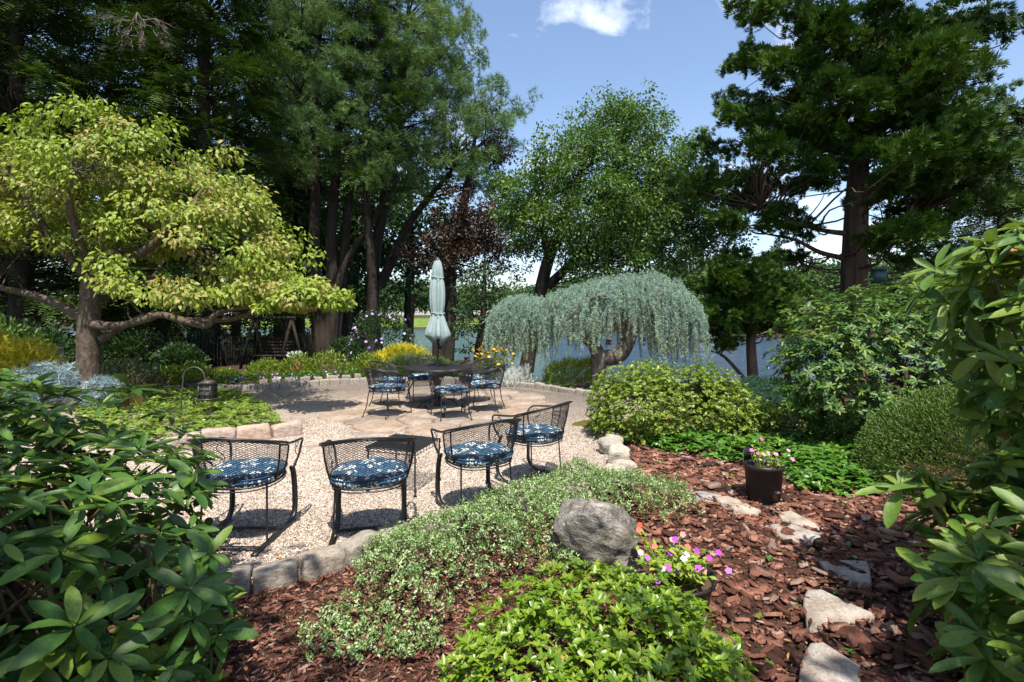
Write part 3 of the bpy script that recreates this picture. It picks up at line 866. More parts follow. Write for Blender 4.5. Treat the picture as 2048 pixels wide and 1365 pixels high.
def make_dining_chair():
    r = root('dining_chair', (0, 0, 0), 'x', 'chair', 'black mesh dining chairs around the round table', world=False)
    shell_parts(r)
    for s in (-1, 1):
        for pts in ([(s * .235, .225, .43), (s * .25, .26, .36), (s * .255, .265, .2), (s * .262, .30, .012)], [(s * .20, -.2, .43), (s * .215, -.215, .34), (s * .225, -.24, .18), (s * .25, -.30, .012)]):
            mb = MB(); tube(mb, smooth_path(pts, 4), .0085, 6); lg = link('leg', mb.mesh('leg', M['iron'], True), r, (0, 0, 0))
            mb = MB(); tube(mb, [np.array(pts[-1]) + (0, 0, -.010), np.array(pts[-1]) + (0, 0, .006)], .02, 8); link('foot_pad', mb.mesh('foot_pad', M['iron'], True), lg, (0, 0, 0))
    mb = MB(); tube(mb, [(-.25, .262, .33), (.25, .262, .33)], .004, 5)
    ap = lattice_mesh(lambda u: np.array((-.245 + .49 * u, .262, .33)), lambda u: np.array((-.235 + .47 * u, .25, .42)), 28, 10, .002)
    link('front_apron', ap.mesh('front_apron', M['iron']), r, (0, 0, 0)); link('apron_rod', mb.mesh('apron_rod', M['iron'], True), r, (0, 0, 0))
    return r
def put(r, x, y, rz, label):
    r.location = (x, y, .004); r.rotation_euler = (0, 0, R(rz)); r['label'] = label
sp = make_spring_chair()
for k, (x, y, a, l) in enumerate([
    (-2.03, 3.80, -1, 'black mesh spring chair partly hidden by the big rhododendron, leftmost of the four'),
    (-1.08, 3.80, 13, 'black mesh spring chair seen squarely from behind, next to the kerb stones and side table'),
    (-.29, 4.33, 33, 'black mesh spring chair turned half sideways between the side table and the ground cover'),
    (.23, 5.07, 51, 'black mesh spring chair standing farthest from the kerb, nearest the rounded azalea')]):
    c = sp if k == 0 else copy_tree(sp); put(c, x, y, a, l)
dn = make_dining_chair()
for k, (x, y, a, l) in enumerate([
    (-2.05, 8.22, -30, 'black dining chair on the near left of the round table, back to the viewer'),
    (-.98, 8.06, 22, 'black dining chair on the near side of the table, standing in front of its pedestal'),
    (-.46, 8.62, 78, 'black dining chair at the side of the table nearest the weeping cedar'),
    (-.72, 9.45, 128, 'black dining chair behind the table, in front of the yellow flowers'),
    (-1.72, 9.66, 205, 'black dining chair on the far side of the table, its front apron facing the viewer'),
    (-2.22, 9.1, 262, 'black dining chair at the side of the table nearest the dogwood')]):
    c = dn if k == 0 else copy_tree(dn); put(c, x, y, a, l)

# round table
tb = root('round_table', (TC[0], TC[1], .016), 'round black metal mesh dining table on a curved pedestal', 'table', world=False)
mb = MB(); n = 56; prof = [(0, .718), (.03, .718), (.03, .722), (.55, .722), (.605, .720), (.612, .712), (.612, .694), (.600, .694), (.596, .708), (0, .708)]
V = np.array([[(s * math.cos(k / n * 6.28318), s * math.sin(k / n * 6.28318), z) for k in range(n)] for s, z in prof]).reshape(-1, 3)
i = np.arange(len(prof) - 1)[:, None] * n; j = np.arange(n)[None, :]; k = (j + 1) % n
mb.add(V, np.stack([i + j, i + k, i + n + k, i + n + j], -1).reshape(-1, 4))
link('table_top', mb.mesh('table_top', M['iron']), tb, (0, 0, 0))
mb = MB(); tube(mb, [(0, 0, .0), (0, 0, .012)], .05, 12); tube(mb, [(0, 0, .02), (0, 0, .2)], .055, 12); tube(mb, [(0, 0, .2), (0, 0, .71)], .026, 10)
link('pedestal', mb.mesh('pedestal', M['iron'], True), tb, (0, 0, 0))
for q in range(4):
    a = q * math.pi / 2 + .5; ca, sa = math.cos(a), math.sin(a); mb = MB()
    for off in (-.014, .014):
        o2 = np.array((-sa * off, ca * off, 0))
        tube(mb, [np.array((ca * r_, sa * r_, z)) + o2 for r_, z in smooth_path([(.04, .30), (.07, .22), (.15, .15), (.26, .11), (.34, .06), (.37, .012)], 4)], .010, 6)
        tube(mb, [np.array((ca * r_, sa * r_, z)) + o2 for r_, z in smooth_path([(.035, .30), (.05, .42), (.10, .55), (.20, .65), (.34, .70)], 4)], .008, 6)
    lg = link('curved_leg', mb.mesh('curved_leg', M['iron'], True), tb, (0, 0, 0))
    mb = MB(); tube(mb, [(ca * .37, sa * .37, -.004), (ca * .37, sa * .37, .02)], .024, 8); link('foot_pad', mb.mesh('foot_pad', M['iron'], True), lg, (0, 0, 0))

# closed umbrella standing in the table
M['canvas'] = plain_mat('sage_canvas', (.245, .315, .315), .9, 0, .06, 8, .1, .2)
um = root('patio_umbrella', (TC[0], TC[1], .03), 'closed pale sage green patio umbrella standing in the table', 'umbrella', world=False)
mb = MB(); tube(mb, [(0, 0, 0), (0, 0, 2.62)], .019, 10); tube(mb, [(0, 0, .9), (0, 0, .93)], .024, 10); link('pole', mb.mesh('pole', M['iron'], True), um, (0, 0, 0))
mb = MB(); tube(mb, [(0, 0, 2.60), (0, 0, 2.63), (0, 0, 2.665), (0, 0, 2.675)], [.05, .05, .015, .006], 12); link('finial', mb.mesh('finial', M['iron'], True), um, (0, 0, 0))
mb = MB(); n = 96; prof = [(2.62, .045, .0), (2.56, .068, .1), (2.46, .088, .16), (2.36, .098, .2), (2.305, .086, .2), (2.26, .104, .2), (2.12, .122, .22), (1.98, .126, .22), (1.84, .122, .2), (1.72, .110, .16), (1.665, .100, .12), (1.62, .112, .16), (1.5, .14, .26), (1.38, .168, .36), (1.28, .19, .44)]
rows = []
for z, r_, am in prof:
    row = []
    for k in range(n):
        t = k / n * 6.28318; fold = math.sin(8 * t + .6 * math.sin(3 * t + z)) ; sh = (abs(fold) ** .7) * math.copysign(1, fold)
        rr = r_ * (1 + am * .55 * sh + .06 * math.sin(3 * t + 2 * z))
        row.append((rr * math.cos(t), rr * math.sin(t), z + .012 * math.sin(5 * t + 7 * z)))
    rows.append(row)
row = []
for k in range(n):
    t = k / n * 6.28318; fold = math.sin(8 * t + .6 * math.sin(3 * t + 1.2)); d = .5 + .5 * fold
    rr = .10 + .115 * d ** 1.5; row.append((rr * math.cos(t), rr * math.sin(t), 1.235 - .12 * (1 - d) + .03 * math.sin(2 * t)))
rows.append(row)
rows.append([(x * .8, y * .8, z + .03) for x, y, z in row])
V = np.array(rows).reshape(-1, 3); i = np.arange(len(rows) - 1)[:, None] * n; j = np.arange(n)[None, :]; k = (j + 1) % n
mb.add(V, np.stack([i + j, i + k, i + n + k, i + n + j], -1).reshape(-1, 4)[:, ::-1]); cano = link('canopy', mb.mesh('canopy', M['canvas'], True), um, (0, 0, 0))
for z, rr in ((2.305, .101), (1.665, .116)):
    mb = MB(); tube(mb, [(rr * math.cos(t) * (1 + .03 * math.sin(4 * t)), rr * math.sin(t), z + .012 * math.sin(2 * t)) for t in np.linspace(0, 6.2832, 33)], .011, 6); tube(mb, [(.02, -rr - .01, z), (.03, -rr - .03, z - .03), (.02, -rr - .025, z - .07)], .008, 5)
    link('tie', mb.mesh('tie', M['canvas'], True), cano, (0, 0, 0))
mb = MB(); box(mb, (.045, -.01, 1.08), (.05, .05, .1)); tube(mb, [(.07, -.01, 1.06), (.11, -.01, 1.06), (.11, -.01, 1.0)], .007, 6); link('crank', mb.mesh('crank', M['iron']), um, (0, 0, 0))

# square side table
st = root('side_table', (-1.045, 4.88, .004), 'low square black mesh side table between the spring chairs', 'table', rz=R(-18), world=False)
lat = lattice_mesh(lambda u: np.array((-.255 + .51 * u, -.255, .42)), lambda u: np.array((-.255 + .51 * u, .255, .42)), 64, 40, .0024)
link('mesh_top', lat.mesh('mesh_top', M['iron']), st, (0, 0, 0))
mb = MB(); s = .265; tube(mb, [(-s, -s, .42), (s, -s, .42), (s, s, .42), (-s, s, .42), (-s, -s, .42)], .009, 4)
tube(mb, [(-s, -s, .385), (s, -s, .385), (s, s, .385), (-s, s, .385), (-s, -s, .385)], .005, 4)
for t in np.linspace(-.24, .24, 9):
    for p in ((t, -s), (t, s), (-s, t), (s, t)): tube(mb, [(*p, .385), (*p, .42)], .003, 4)
link('top_frame', mb.mesh('top_frame', M['iron']), st, (0, 0, 0))
for sx in (-1, 1):
    for sy in (-1, 1):
        mb = MB(); tube(mb, [(sx * .25, sy * .25, .42), (sx * .245, sy * .245, .2), (sx * .25, sy * .25, .01)], .008, 6); tube(mb, [(sx * .25, sy * .25, .0), (sx * .25, sy * .25, .012)], .018, 8)
        tube(mb, [(sx * (.235 + .028 * math.cos(t)), sy * .245, .33 + .028 * math.sin(t)) for t in np.linspace(0, 6.283, 13)], .0035, 5)
        link('leg', mb.mesh('leg', M['iron'], True), st, (0, 0, 0))

# shepherd hooks, lantern, handrails
def hook(label, p, h, rad, side, lean=0.0, r_=.009):
    mb = MB(); P = [(0, 0, -.1), (lean * .3, 0, h * .3), (lean, 0, h - rad)]
    P += [(lean + side * (rad - rad * math.cos(t)), 0, h - rad + rad * math.sin(t)) for t in np.linspace(.2, math.pi - .1, 12)]
    e = P[-1]; P += [(e[0] + side * .01, 0, e[2] - .05), (e[0] + side * .035, 0, e[2] - .06), (e[0] + side * .05, 0, e[2] - .03)]
    tube(mb, smooth_path(P, 2), r_, 6); o = link('shepherd_hook', mb.mesh('shepherd_hook', M['hookiron'], True)); o.location = p; return tag(o, label, 'hook')
M['hookiron'] = plain_mat('brown_iron', (.05, .042, .035), .5, 0, .3, 50)
hp = G(360, 846); hook('dark iron shepherd hook holding the lantern in the ground cover bed', hp, .86, .165, 1, .05, .011)
hook('tall thin shepherd hook standing behind the yellow flowers', (-1.02, 12.6, -.05), 1.72, .13, -1, -.12, .010)
lp = np.array((hp[0] + .05 + .33 + .05, hp[1], 0)); lt = root('lantern', (lp[0], lp[1], .36), 'dark boxy lantern hanging from the shepherd hook', 'lantern', world=False)
M['lampglass'] = plain_mat('smoky_glass', (.10, .11, .105), .15, 0, .2, 5)
mb = MB(); box(mb, (0, 0, .01), (.20, .20, .02)); box(mb, (0, 0, .245), (.20, .20, .018))
for sx in (-1, 1):
    for sy in (-1, 1): box(mb, (sx * .088, sy * .088, .128), (.018, .018, .216))
for a in range(4):
    ca, sa = math.cos(a * math.pi / 2), math.sin(a * math.pi / 2)
    for z in (.09, .165): box(mb, (ca * .088, sa * .088, z), (.012 if a % 2 == 0 else .158, .158 if a % 2 == 0 else .012, .012))
    box(mb, (ca * .088, sa * .088, .128), (.010 if a % 2 == 0 else .012, .012 if a % 2 == 0 else .010, .214))
link('frame', mb.mesh('frame', M['hookiron']), lt, (0, 0, 0))
mb = MB(); box(mb, (0, 0, .128), (.158, .158, .212)); link('glass', mb.mesh('glass', M['lampglass']), lt, (0, 0, 0))
mb = MB(); V = [(-.115, -.115, .256), (.115, -.115, .256), (.115, .115, .256), (-.115, .115, .256), (-.04, -.04, .30), (.04, -.04, .30), (.04, .04, .30), (-.04, .04, .30)]
mb.add(V, BOXF); tube(mb, [(.03 * math.cos(t), 0, .32 + .03 * math.sin(t)) for t in np.linspace(0, 6.283, 13)], .004, 5)
tube(mb, [(0, 0, .345), (-.004, 0, .52)], .002, 4)
link('roof', mb.mesh('roof', M['hookiron']), lt, (0, 0, 0))
M['rail'] = plain_mat('dark_rail', (.03, .03, .032), .35, .6, .2, 40)
for k, (px_, lab, sh) in enumerate([(307, 'dark curved iron handrail on the outer side of the garden steps', 0), (318, 'dark straight iron handrail post on the inner side of the garden steps', 1)]):
    b = G(px_, 783); mb = MB()
    if sh: tube(mb, [(0, 0, -.1), (0, 0, .70), (-.02, 0, .72)], .016, 8)
    else: tube(mb, smooth_path([(0, 0, -.1), (0, 0, .3), (-.06, .02, .42), (-.085, .03, .54), (-.06, .03, .64), (0, .02, .72), (.10, 0, .725)], 4), .016, 8)
    o = link('handrail', mb.mesh('handrail', M['rail'], True)); o.location = b; tag(o, lab, 'handrail')

# plastic pots
M['pot'] = plain_mat('black_plastic', (.014, .013, .013), .38, 0, .35, 12, .5, .1)
M['pottingsoil'] = plain_mat('potting_soil', (.07, .045, .028), .95, 0, .6, 120, .2, .8)
def lathe(mb, prof, n=32, a=1.0):
    V = np.array([[(s * math.cos(k / n * 6.28318), s * math.sin(k / n * 6.28318), z) for k in range(n)] for s, z in prof]).reshape(-1, 3)
    i = np.arange(len(prof) - 1)[:, None] * n; j = np.arange(n)[None, :]; k = (j + 1) % n
    mb.add(V, np.stack([i + j, i + k, i + n + k, i + n + j], -1).reshape(-1, 4))
M['petal_pink'] = leaf_mat('petal_pink', [(.62, .10, .42), (.75, .22, .55), (.8, .35, .5)], .6, .3, .2, (1, .8, .9))
M['petal_mix'] = leaf_mat('petal_mix', [(.72, .10, .06), (.78, .20, .14), (.78, .40, .42), (.76, .70, .74), (.50, .07, .46), (.45, .06, .52), (.55, .12, .60)], .6, .3, .2, (1, .8, .9))
M['impleaf'] = leaf_mat('impatiens_leaf', [(.16, .26, .03), (.22, .32, .04), (.34, .38, .06)], .5, .35)
PETAL = (np.array([(0, 0, 0), (-.42, .6, .12), (-.2, 1, .06), (.2, 1, .06), (.42, .6, .12)]), np.array([(0, 4, 3), (0, 3, 2), (0, 2, 1)]))
def impatiens(rt, c, rad, h, nst, nleaf, nfl, petal):
    """fleshy stems, light leaves and flat five-petalled flowers; parts of one plant"""
    mb = MB(); tips = []
    for k in range(nst):
        a = rng.uniform(0, 6.283); q = rad * rng.random() ** .5; b = np.array(c) + (q * .5 * math.cos(a), q * .5 * math.sin(a), 0)
        t = np.array(c) + (q * 1.1 * math.cos(a), q * 1.1 * math.sin(a), h * rng.uniform(.55, 1.1)); tips.append(t)
        tube(mb, smooth_path([b, b * .5 + t * .5 + rng.normal(0, .015, 3), t], 3), .0035, 5, rng.random())
    link('stems', mb.mesh('stems', M['impleaf'], True), rt)
    tips = np.array(tips); mb = MB(); k = rng.integers(0, len(tips), nleaf); D = rdir(nleaf, -.3); D[:, 2] *= .5
    P = tips[k] * rng.uniform(.75, 1.0, nleaf)[:, None] + np.array(c) * 0; P = np.array(c) + (tips[k] - np.array(c)) * rng.uniform(.45, 1.05, nleaf)[:, None] + rng.normal(0, .015, (nleaf, 3))
    scatter(mb, LEAF_MID, P, D, unit(np.array((0, 0, 1.0)) + .5 * rdir(nleaf)), rng.uniform(.035, .06, nleaf)); link('foliage', mb.mesh('foliage', M['impleaf'], True), rt)
    for q in range(nfl):
        b = tips[q % len(tips)] + rng.normal(0, .03, 3) + (0, 0, .012); nrm = unit(np.array((0, -.75, .7)) + .45 * rdir(1)[0]); x = unit(np.cross(nrm, (0, 0, 1))); y = np.cross(nrm, x)
        mb = MB(); tt = rng.random(); a = np.arange(5) * 1.2566 + rng.random(); D = np.cos(a)[:, None] * x + np.sin(a)[:, None] * y
        scatter(mb, PETAL, np.tile(b, (5, 1)), D, np.tile(nrm, (5, 1)), rng.uniform(.016, .021), rng.uniform(.02, .025), tt); fo = link('flower', mb.mesh('flower', petal), rt)
def pot(name, label, loc, prof, soil, tilt=(0, 0)):
    r = root(name, loc, label, 'flower pot'); mb = MB(); lathe(mb, prof, 40); V = np.array(mb.v[0]); 
    for q in range(len(mb.v)): mb.v[q] = mb.v[q] + np.array(loc)
    link('pot_body', mb.mesh('pot_body', M['pot'], True), r)
    mb = MB(); lathe(mb, [(0, soil[1] + .012), (soil[0] * .5, soil[1] + .008), (soil[0], soil[1])], 24); mb.v = [v + np.array(loc) for v in mb.v]; link('soil', mb.mesh('soil', M['pottingsoil']), r)
    return r
bl = G(1346, 1204, -.02) + np.array((0, 0, -.05)); bowl = pot('flower_bowl', 'wide shallow black bowl of mixed red, white and purple impatiens', bl, [(0, .0), (.16, .0), (.175, .02), (.225, .20), (.238, .205), (.24, .225), (.228, .228), (.218, .21), (.205, .15)], (.212, .185))
impatiens(bowl, bl + (0, 0, .185), .22, .17, 40, 420, 34, M['petal_mix'])
pl = G(1527, 1004, -.02); potr = pot('flower_pot', 'tall black nursery pot with pink impatiens at the edge of the ground cover', pl, [(0, 0), (.125, .0), (.135, .01), (.16, .31), (.172, .315), (.174, .35), (.164, .352), (.155, .31), (.15, .26)], (.152, .29))
mb = MB(); lathe(mb, [(.155, .0), (.17, .0), (.185, .02), (.18, .028), (.165, .015), (.15, .012)], 32); mb.v = [v + pl + (0, 0, .002) for v in mb.v]; link('saucer', mb.mesh('saucer', M['pot'], True), potr)
mb = MB(); lathe(mb, [(.0, 0), (.035, 0), (.036, .012), (.03, .012), (.028, .004)], 20); mb.v = [v * np.array((1, .6, 1)) + pl + (.045, -.165, .13) for v in mb.v]
mb2 = mb; link('drip_cup', mb2.mesh('drip_cup', M['pot'], True), potr)
# broken rim plate standing up at the back of the pot
mb = MB(); ang = np.linspace(R(75), R(170), 14); V = []
for t in ang:
    hh = .12 * math.sin((t - R(75)) / R(95) * math.pi) ** .6
    for rr, z in ((.166, .34), (.172, .34 + hh), (.166, .342 + hh), (.160, .34)): V.append(pl + (rr * math.cos(t), rr * math.sin(t), z))
i = np.arange(13)[:, None] * 4; j = np.arange(4)[None, :]; k = (j + 1) % 4
mb.add(V, np.stack([i + j, i + k, i + 4 + k, i + 4 + j], -1).reshape(-1, 4)); link('torn_rim', mb.mesh('torn_rim', M['pot'], True), potr)
impatiens(potr, pl + (.02, -.02, .29), .14, .17, 12, 50, 8, M['petal_pink'])
# ------------------------------------------------------------------ plants: materials
M['bark_grey'] = bark_mat('bark_grey', (.045, .036, .03), (.17, .145, .12), 7, (1, 1, .25), .9)
M['bark_dog'] = bark_mat('bark_dogwood', (.035, .024, .018), (.15, .115, .09), 16, (1, 1, .5), .9, (.10, .085, .03))
M['bark_dark'] = bark_mat('bark_dark', (.012, .009, .007), (.048, .037, .029), 5, (1, 1, .2), .9)
M['bark_red'] = bark_mat('bark_reddish', (.03, .02, .015), (.12, .082, .06), 9, (1, 1, .10), 1.0)
M['bark_cedar'] = bark_mat('bark_cedar', (.05, .04, .032), (.21, .175, .14), 10, (1, 1, .5), .9)
M['twig'] = bark_mat('twig_brown', (.06, .04, .022), (.17, .11, .06), 20, (1, 1, .4), .3)
M['deadtwig'] = bark_mat('dead_twig', (.12, .10, .085), (.26, .22, .19), 20, (1, 1, .4), .3)
M['l_dog'] = leaf_mat('dogwood_leaf', [(.10, .17, .014), (.17, .245, .02), (.22, .285, .03), (.26, .285, .065), (.28, .19, .06)], .5, .30, .35)
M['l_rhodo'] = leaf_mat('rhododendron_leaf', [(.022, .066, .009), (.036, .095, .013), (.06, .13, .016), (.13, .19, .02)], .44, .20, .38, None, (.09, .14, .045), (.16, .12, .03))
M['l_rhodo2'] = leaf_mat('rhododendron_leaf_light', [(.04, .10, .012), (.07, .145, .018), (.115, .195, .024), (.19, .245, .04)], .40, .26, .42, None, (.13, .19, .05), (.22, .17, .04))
M['l_azalea'] = leaf_mat('azalea_leaf', [(.06, .125, .007), (.10, .185, .010), (.15, .245, .014), (.23, .30, .03)], .36, .30, .5)
M['l_azround'] = leaf_mat('round_azalea_leaf', [(.065, .12, .010), (.115, .18, .014), (.17, .235, .02), (.25, .28, .05)], .38, .28, .5)
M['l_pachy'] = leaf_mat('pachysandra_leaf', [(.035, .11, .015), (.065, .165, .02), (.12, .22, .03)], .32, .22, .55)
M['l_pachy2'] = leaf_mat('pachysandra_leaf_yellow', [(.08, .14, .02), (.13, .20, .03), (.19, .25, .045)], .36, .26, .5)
M['l_euon'] = leaf_mat('euonymus_leaf', [(.06, .14, .026), (.10, .20, .045), (.15, .25, .07), (.40, .47, .28), (.24, .34, .05)], .42, .2, .4)
M['l_yew'] = leaf_mat('yew_needle', [(.035, .085, .012), (.07, .135, .018), (.13, .185, .036)], .5, .15, .3)
M['l_pine'] = leaf_mat('pine_needle', [(.045, .10, .024), (.095, .175, .045), (.175, .26, .08)], .55, .15, .25)
M['l_hem'] = leaf_mat('hemlock_needle', [(.020, .046, .008), (.040, .078, .014), (.085, .13, .024)], .6, .12, .2)
M['l_hin'] = leaf_mat('hinoki_spray', [(.013, .038, .006), (.030, .072, .009), (.085, .15, .018)], .6, .14, .2)
M['l_oak'] = leaf_mat('oak_leaf', [(.050, .110, .020), (.080, .150, .030), (.125, .20, .050)], .45, .28, .35)
M['l_maple'] = leaf_mat('copper_leaf', [(.026, .018, .012), (.05, .032, .02), (.095, .06, .036)], .5, .2, .3, (1.2, .8, .6))
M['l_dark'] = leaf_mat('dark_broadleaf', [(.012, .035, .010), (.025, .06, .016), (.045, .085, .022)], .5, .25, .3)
M['l_far'] = leaf_mat('far_foliage', [(.035, .075, .028), (.055, .10, .034), (.08, .125, .045)], .7, .2, .1)
M['l_cedar'] = leaf_mat('blue_cedar_needle', [(.18, .29, .24), (.29, .42, .345), (.36, .47, .34), (.34, .40, .13)], .6, .12, .2, (1, 1.1, .8))
M['l_gold'] = leaf_mat('gold_cypress', [(.30, .28, .02), (.46, .43, .03), (.58, .54, .06)], .6, .2, .2, (1.1, 1.0, .4))
M['l_jun'] = leaf_mat('green_juniper', [(.045, .085, .025), (.08, .13, .04), (.13, .17, .06)], .6, .15, .2)
M['l_blue'] = leaf_mat('blue_spruce', [(.15, .23, .25), (.24, .33, .36), (.34, .42, .44)], .6, .1, .2, (1, 1, 1))
M['l_white'] = leaf_mat('silver_leaf', [(.35, .38, .35), (.52, .54, .50), (.66, .67, .63)], .7, .15, .2, (1, 1, .9))
M['l_lime'] = leaf_mat('lime_shrub', [(.20, .28, .022), (.32, .40, .03), (.45, .50, .05)], .55, .25, .3)
M['f_yellow'] = leaf_mat('yellow_petal', [(.75, .38, .01), (.80, .48, .015)], .6, .2, .2, (1, .9, .4))
M['f_lilac'] = leaf_mat('lilac_petal', [(.30, .18, .55), (.42, .28, .64), (.55, .42, .72)], .6, .2, .2, (1, .9, 1))
M['f_dead'] = leaf_mat('dead_leaf', [(.20, .085, .035), (.30, .15, .06), (.40, .22, .05)], .6, .2, .2, (1.1, .9, .6))
M['moss'] = plain_mat('moss', (.075, .075, .012), .95, 0, .5, 90, .1, .9)
UP = np.array((0, 0, 1.0))

# ------------------------------------------------------------------ plant builders
def rosettes(P, A, nl, L, el=(-.15, .45), wid=1.0):
    """whorls of leaves at shoot tips P with axes A -> leaf frames"""
    n = len(P); k = nl; A = unit(A)
    h = unit(np.cross(A, rdir(n))); g = np.cross(A, h)
    az = (np.arange(k)[None, :] * 2.39996 + rng.uniform(0, 6.28, n)[:, None] + rng.normal(0, .15, (n, k)))
    e = rng.uniform(el[0], el[1], (n, k)) + .35 * (np.arange(k)[None, :] / k - .5)
    rad = np.cos(az)[..., None] * h[:, None, :] + np.sin(az)[..., None] * g[:, None, :]
    D = np.cos(e)[..., None] * rad + np.sin(e)[..., None] * A[:, None, :]
    N = np.cos(e)[..., None] * A[:, None, :] - np.sin(e)[..., None] * rad + rng.normal(0, .22, (n, k, 3))
    Q = P[:, None, :] - A[:, None, :] * (np.arange(k)[None, :, None] / k * .18 * L) + rad * .04 * L
    Ls = L * rng.uniform(.55, 1.15, (n, k)) * rng.uniform(.8, 1.15, (n, 1))
    return Q.reshape(-1, 3), D.reshape(-1, 3), N.reshape(-1, 3), Ls.reshape(-1), np.repeat(np.arange(n), k)

def stems_to(mb, tips, base, r0, n, sides=5, spread=.3, rt=.004):
    """woody stems from round the base to some of the shoot tips"""
    idx = rng.choice(len(tips), min(n, len(tips)), replace=False); b0 = np.array(base, float)
    for i in idx:
        t = tips[i]; b = b0 + np.array((rng.normal(0, spread), rng.normal(0, spread) * .6, 0)); b[2] = b0[2]
        m1 = b * .65 + t * .35 + rng.normal(0, .06, 3); m2 = b * .25 + t * .75 + rng.normal(0, .05, 3)
        m1[2] = max(m1[2], b[2] + .1)
        P = smooth_path([b, m1, m2, t], 4); tube(mb, P, np.linspace(r0, rt, len(P)) * rng.uniform(.6, 1.1), sides, rng.random())

def leafy_bush(name, label, cat, base, P, A, nl, L, mat, tpls, stems, stem_r, n_obj, wid=1.0, dead=0, smat='twig', el=(-.15, .45), spread=.3, group=None):
    """bush of leaf whorls; the n_obj leaves that show largest are parts of their own, the rest one part"""
    r = root(name, base, label, cat, group)
    Q, D, N, Ls, rid = rosettes(P, A, nl, L, el)
    tint = np.clip(rng.random(len(P))[rid] * .6 + rng.random(len(Q)) * .4, 0, 1)
    x, y = pix(Q + unit(D) * Ls[:, None] * .5); fr = (x > 10) & (x < 2038) & (y > 5) & (y < 1360) & (Q[:, 1] > .3)
    toc = unit(np.array((0, 0, CAMH)) - Q); out = np.sum(A[rid] * toc, 1)
    sc = np.where(fr, Ls / np.maximum(Q[:, 1], .3) * (.25 + np.clip(out + .4, 0, 1.4)) * (.4 + np.abs(np.sum(N * toc, 1))), 0)
    o = np.argsort(-sc); bigs, rest = o[:n_obj], o[n_obj:]
    if n_obj:
        meshes = []
        for q in range(8):
            b = MB(); V_, F_ = tpls[q % len(tpls)]; V2 = V_.copy(); V2[:, 0] += .05 * math.sin(q * 2.1) * V2[:, 1] ** 2
            b.add(V2, F_, (q + .5) / 8); meshes.append(b.mesh('leaf', mat, True))
        frame_objs('leaf', meshes, Q[bigs], D[bigs], N[bigs], Ls[bigs], Ls[bigs] * wid * rng.uniform(.78, 1.25, len(bigs)), r)
    mb = MB()
    for q, tp in enumerate(tpls):
        s = rest[q::len(tpls)]; scatter(mb, tp, Q[s], D[s], N[s], Ls[s], Ls[s] * wid * rng.uniform(.78, 1.25, len(s)), tint[s])
    tag(link('foliage', mb.mesh('foliage', mat, True), r), kind='stuff')
    if dead:
        mb = MB(); k = rng.choice(len(Q), dead); scatter(mb, tpls[0], Q[k] + rng.normal(0, .02, (dead, 3)), D[k] + (0, 0, -.8), N[k], Ls[k] * .8, Ls[k] * .7)
        tag(link('withered_leaves', mb.mesh('withered_leaves', M['f_dead'], True), r), kind='stuff')
    if stems:
        mb = MB(); stems_to(mb, P, base, stem_r, stems, 5, spread); link('stems', mb.mesh('stems', M[smat], True), r)
    return r

def shrub(name, label, cat, base, ells, n, tpl, L, mat, upb=.5, stems=10, wid=1.0, depth=(.7, 1.04), lump=.06, ls=4.0, zmin=-.05, jit=.5, group=None, smat='twig'):
    """small-leaved bush"""
    r = root(name, base, label, cat, group); P, N = shell(ells, n, zmin, depth, lump, ls, random.randint(1, 999))
    D = unit(N * (1 - upb) + UP * upb + jit * rdir(len(P))); NN = unit(UP * .5 + N * .6 + .6 * rdir(len(P)))
    mb = MB(); scatter(mb, tpl, P, D, NN, L * rng.uniform(.7, 1.25, len(P)), L * wid * rng.uniform(.8, 1.2, len(P)))
    tag(link('foliage', mb.mesh('foliage', mat), r), kind='stuff')
    if stems:
        mb = MB(); stems_to(mb, P, base, .012, stems, 5, .15, .003); link('stems', mb.mesh('stems', M[smat], True), r)
    return r

def limb(mb, a, b, r0, r1, sag=.0, wig=.1, n=4, sides=5):
    a, b = np.array(a, float), np.array(b, float); L = np.linalg.norm(b - a)
    pts = [a + (b - a) * t + (rng.normal(0, wig * L * .12, 3) if 0 < t < 1 else 0) + np.array((0, 0, sag * L * math.sin(math.pi * t))) for t in np.linspace(0, 1, n)]
    P = smooth_path(pts, 3); tube(mb, P, np.linspace(r0, r1, len(P)), sides, rng.random(), False)

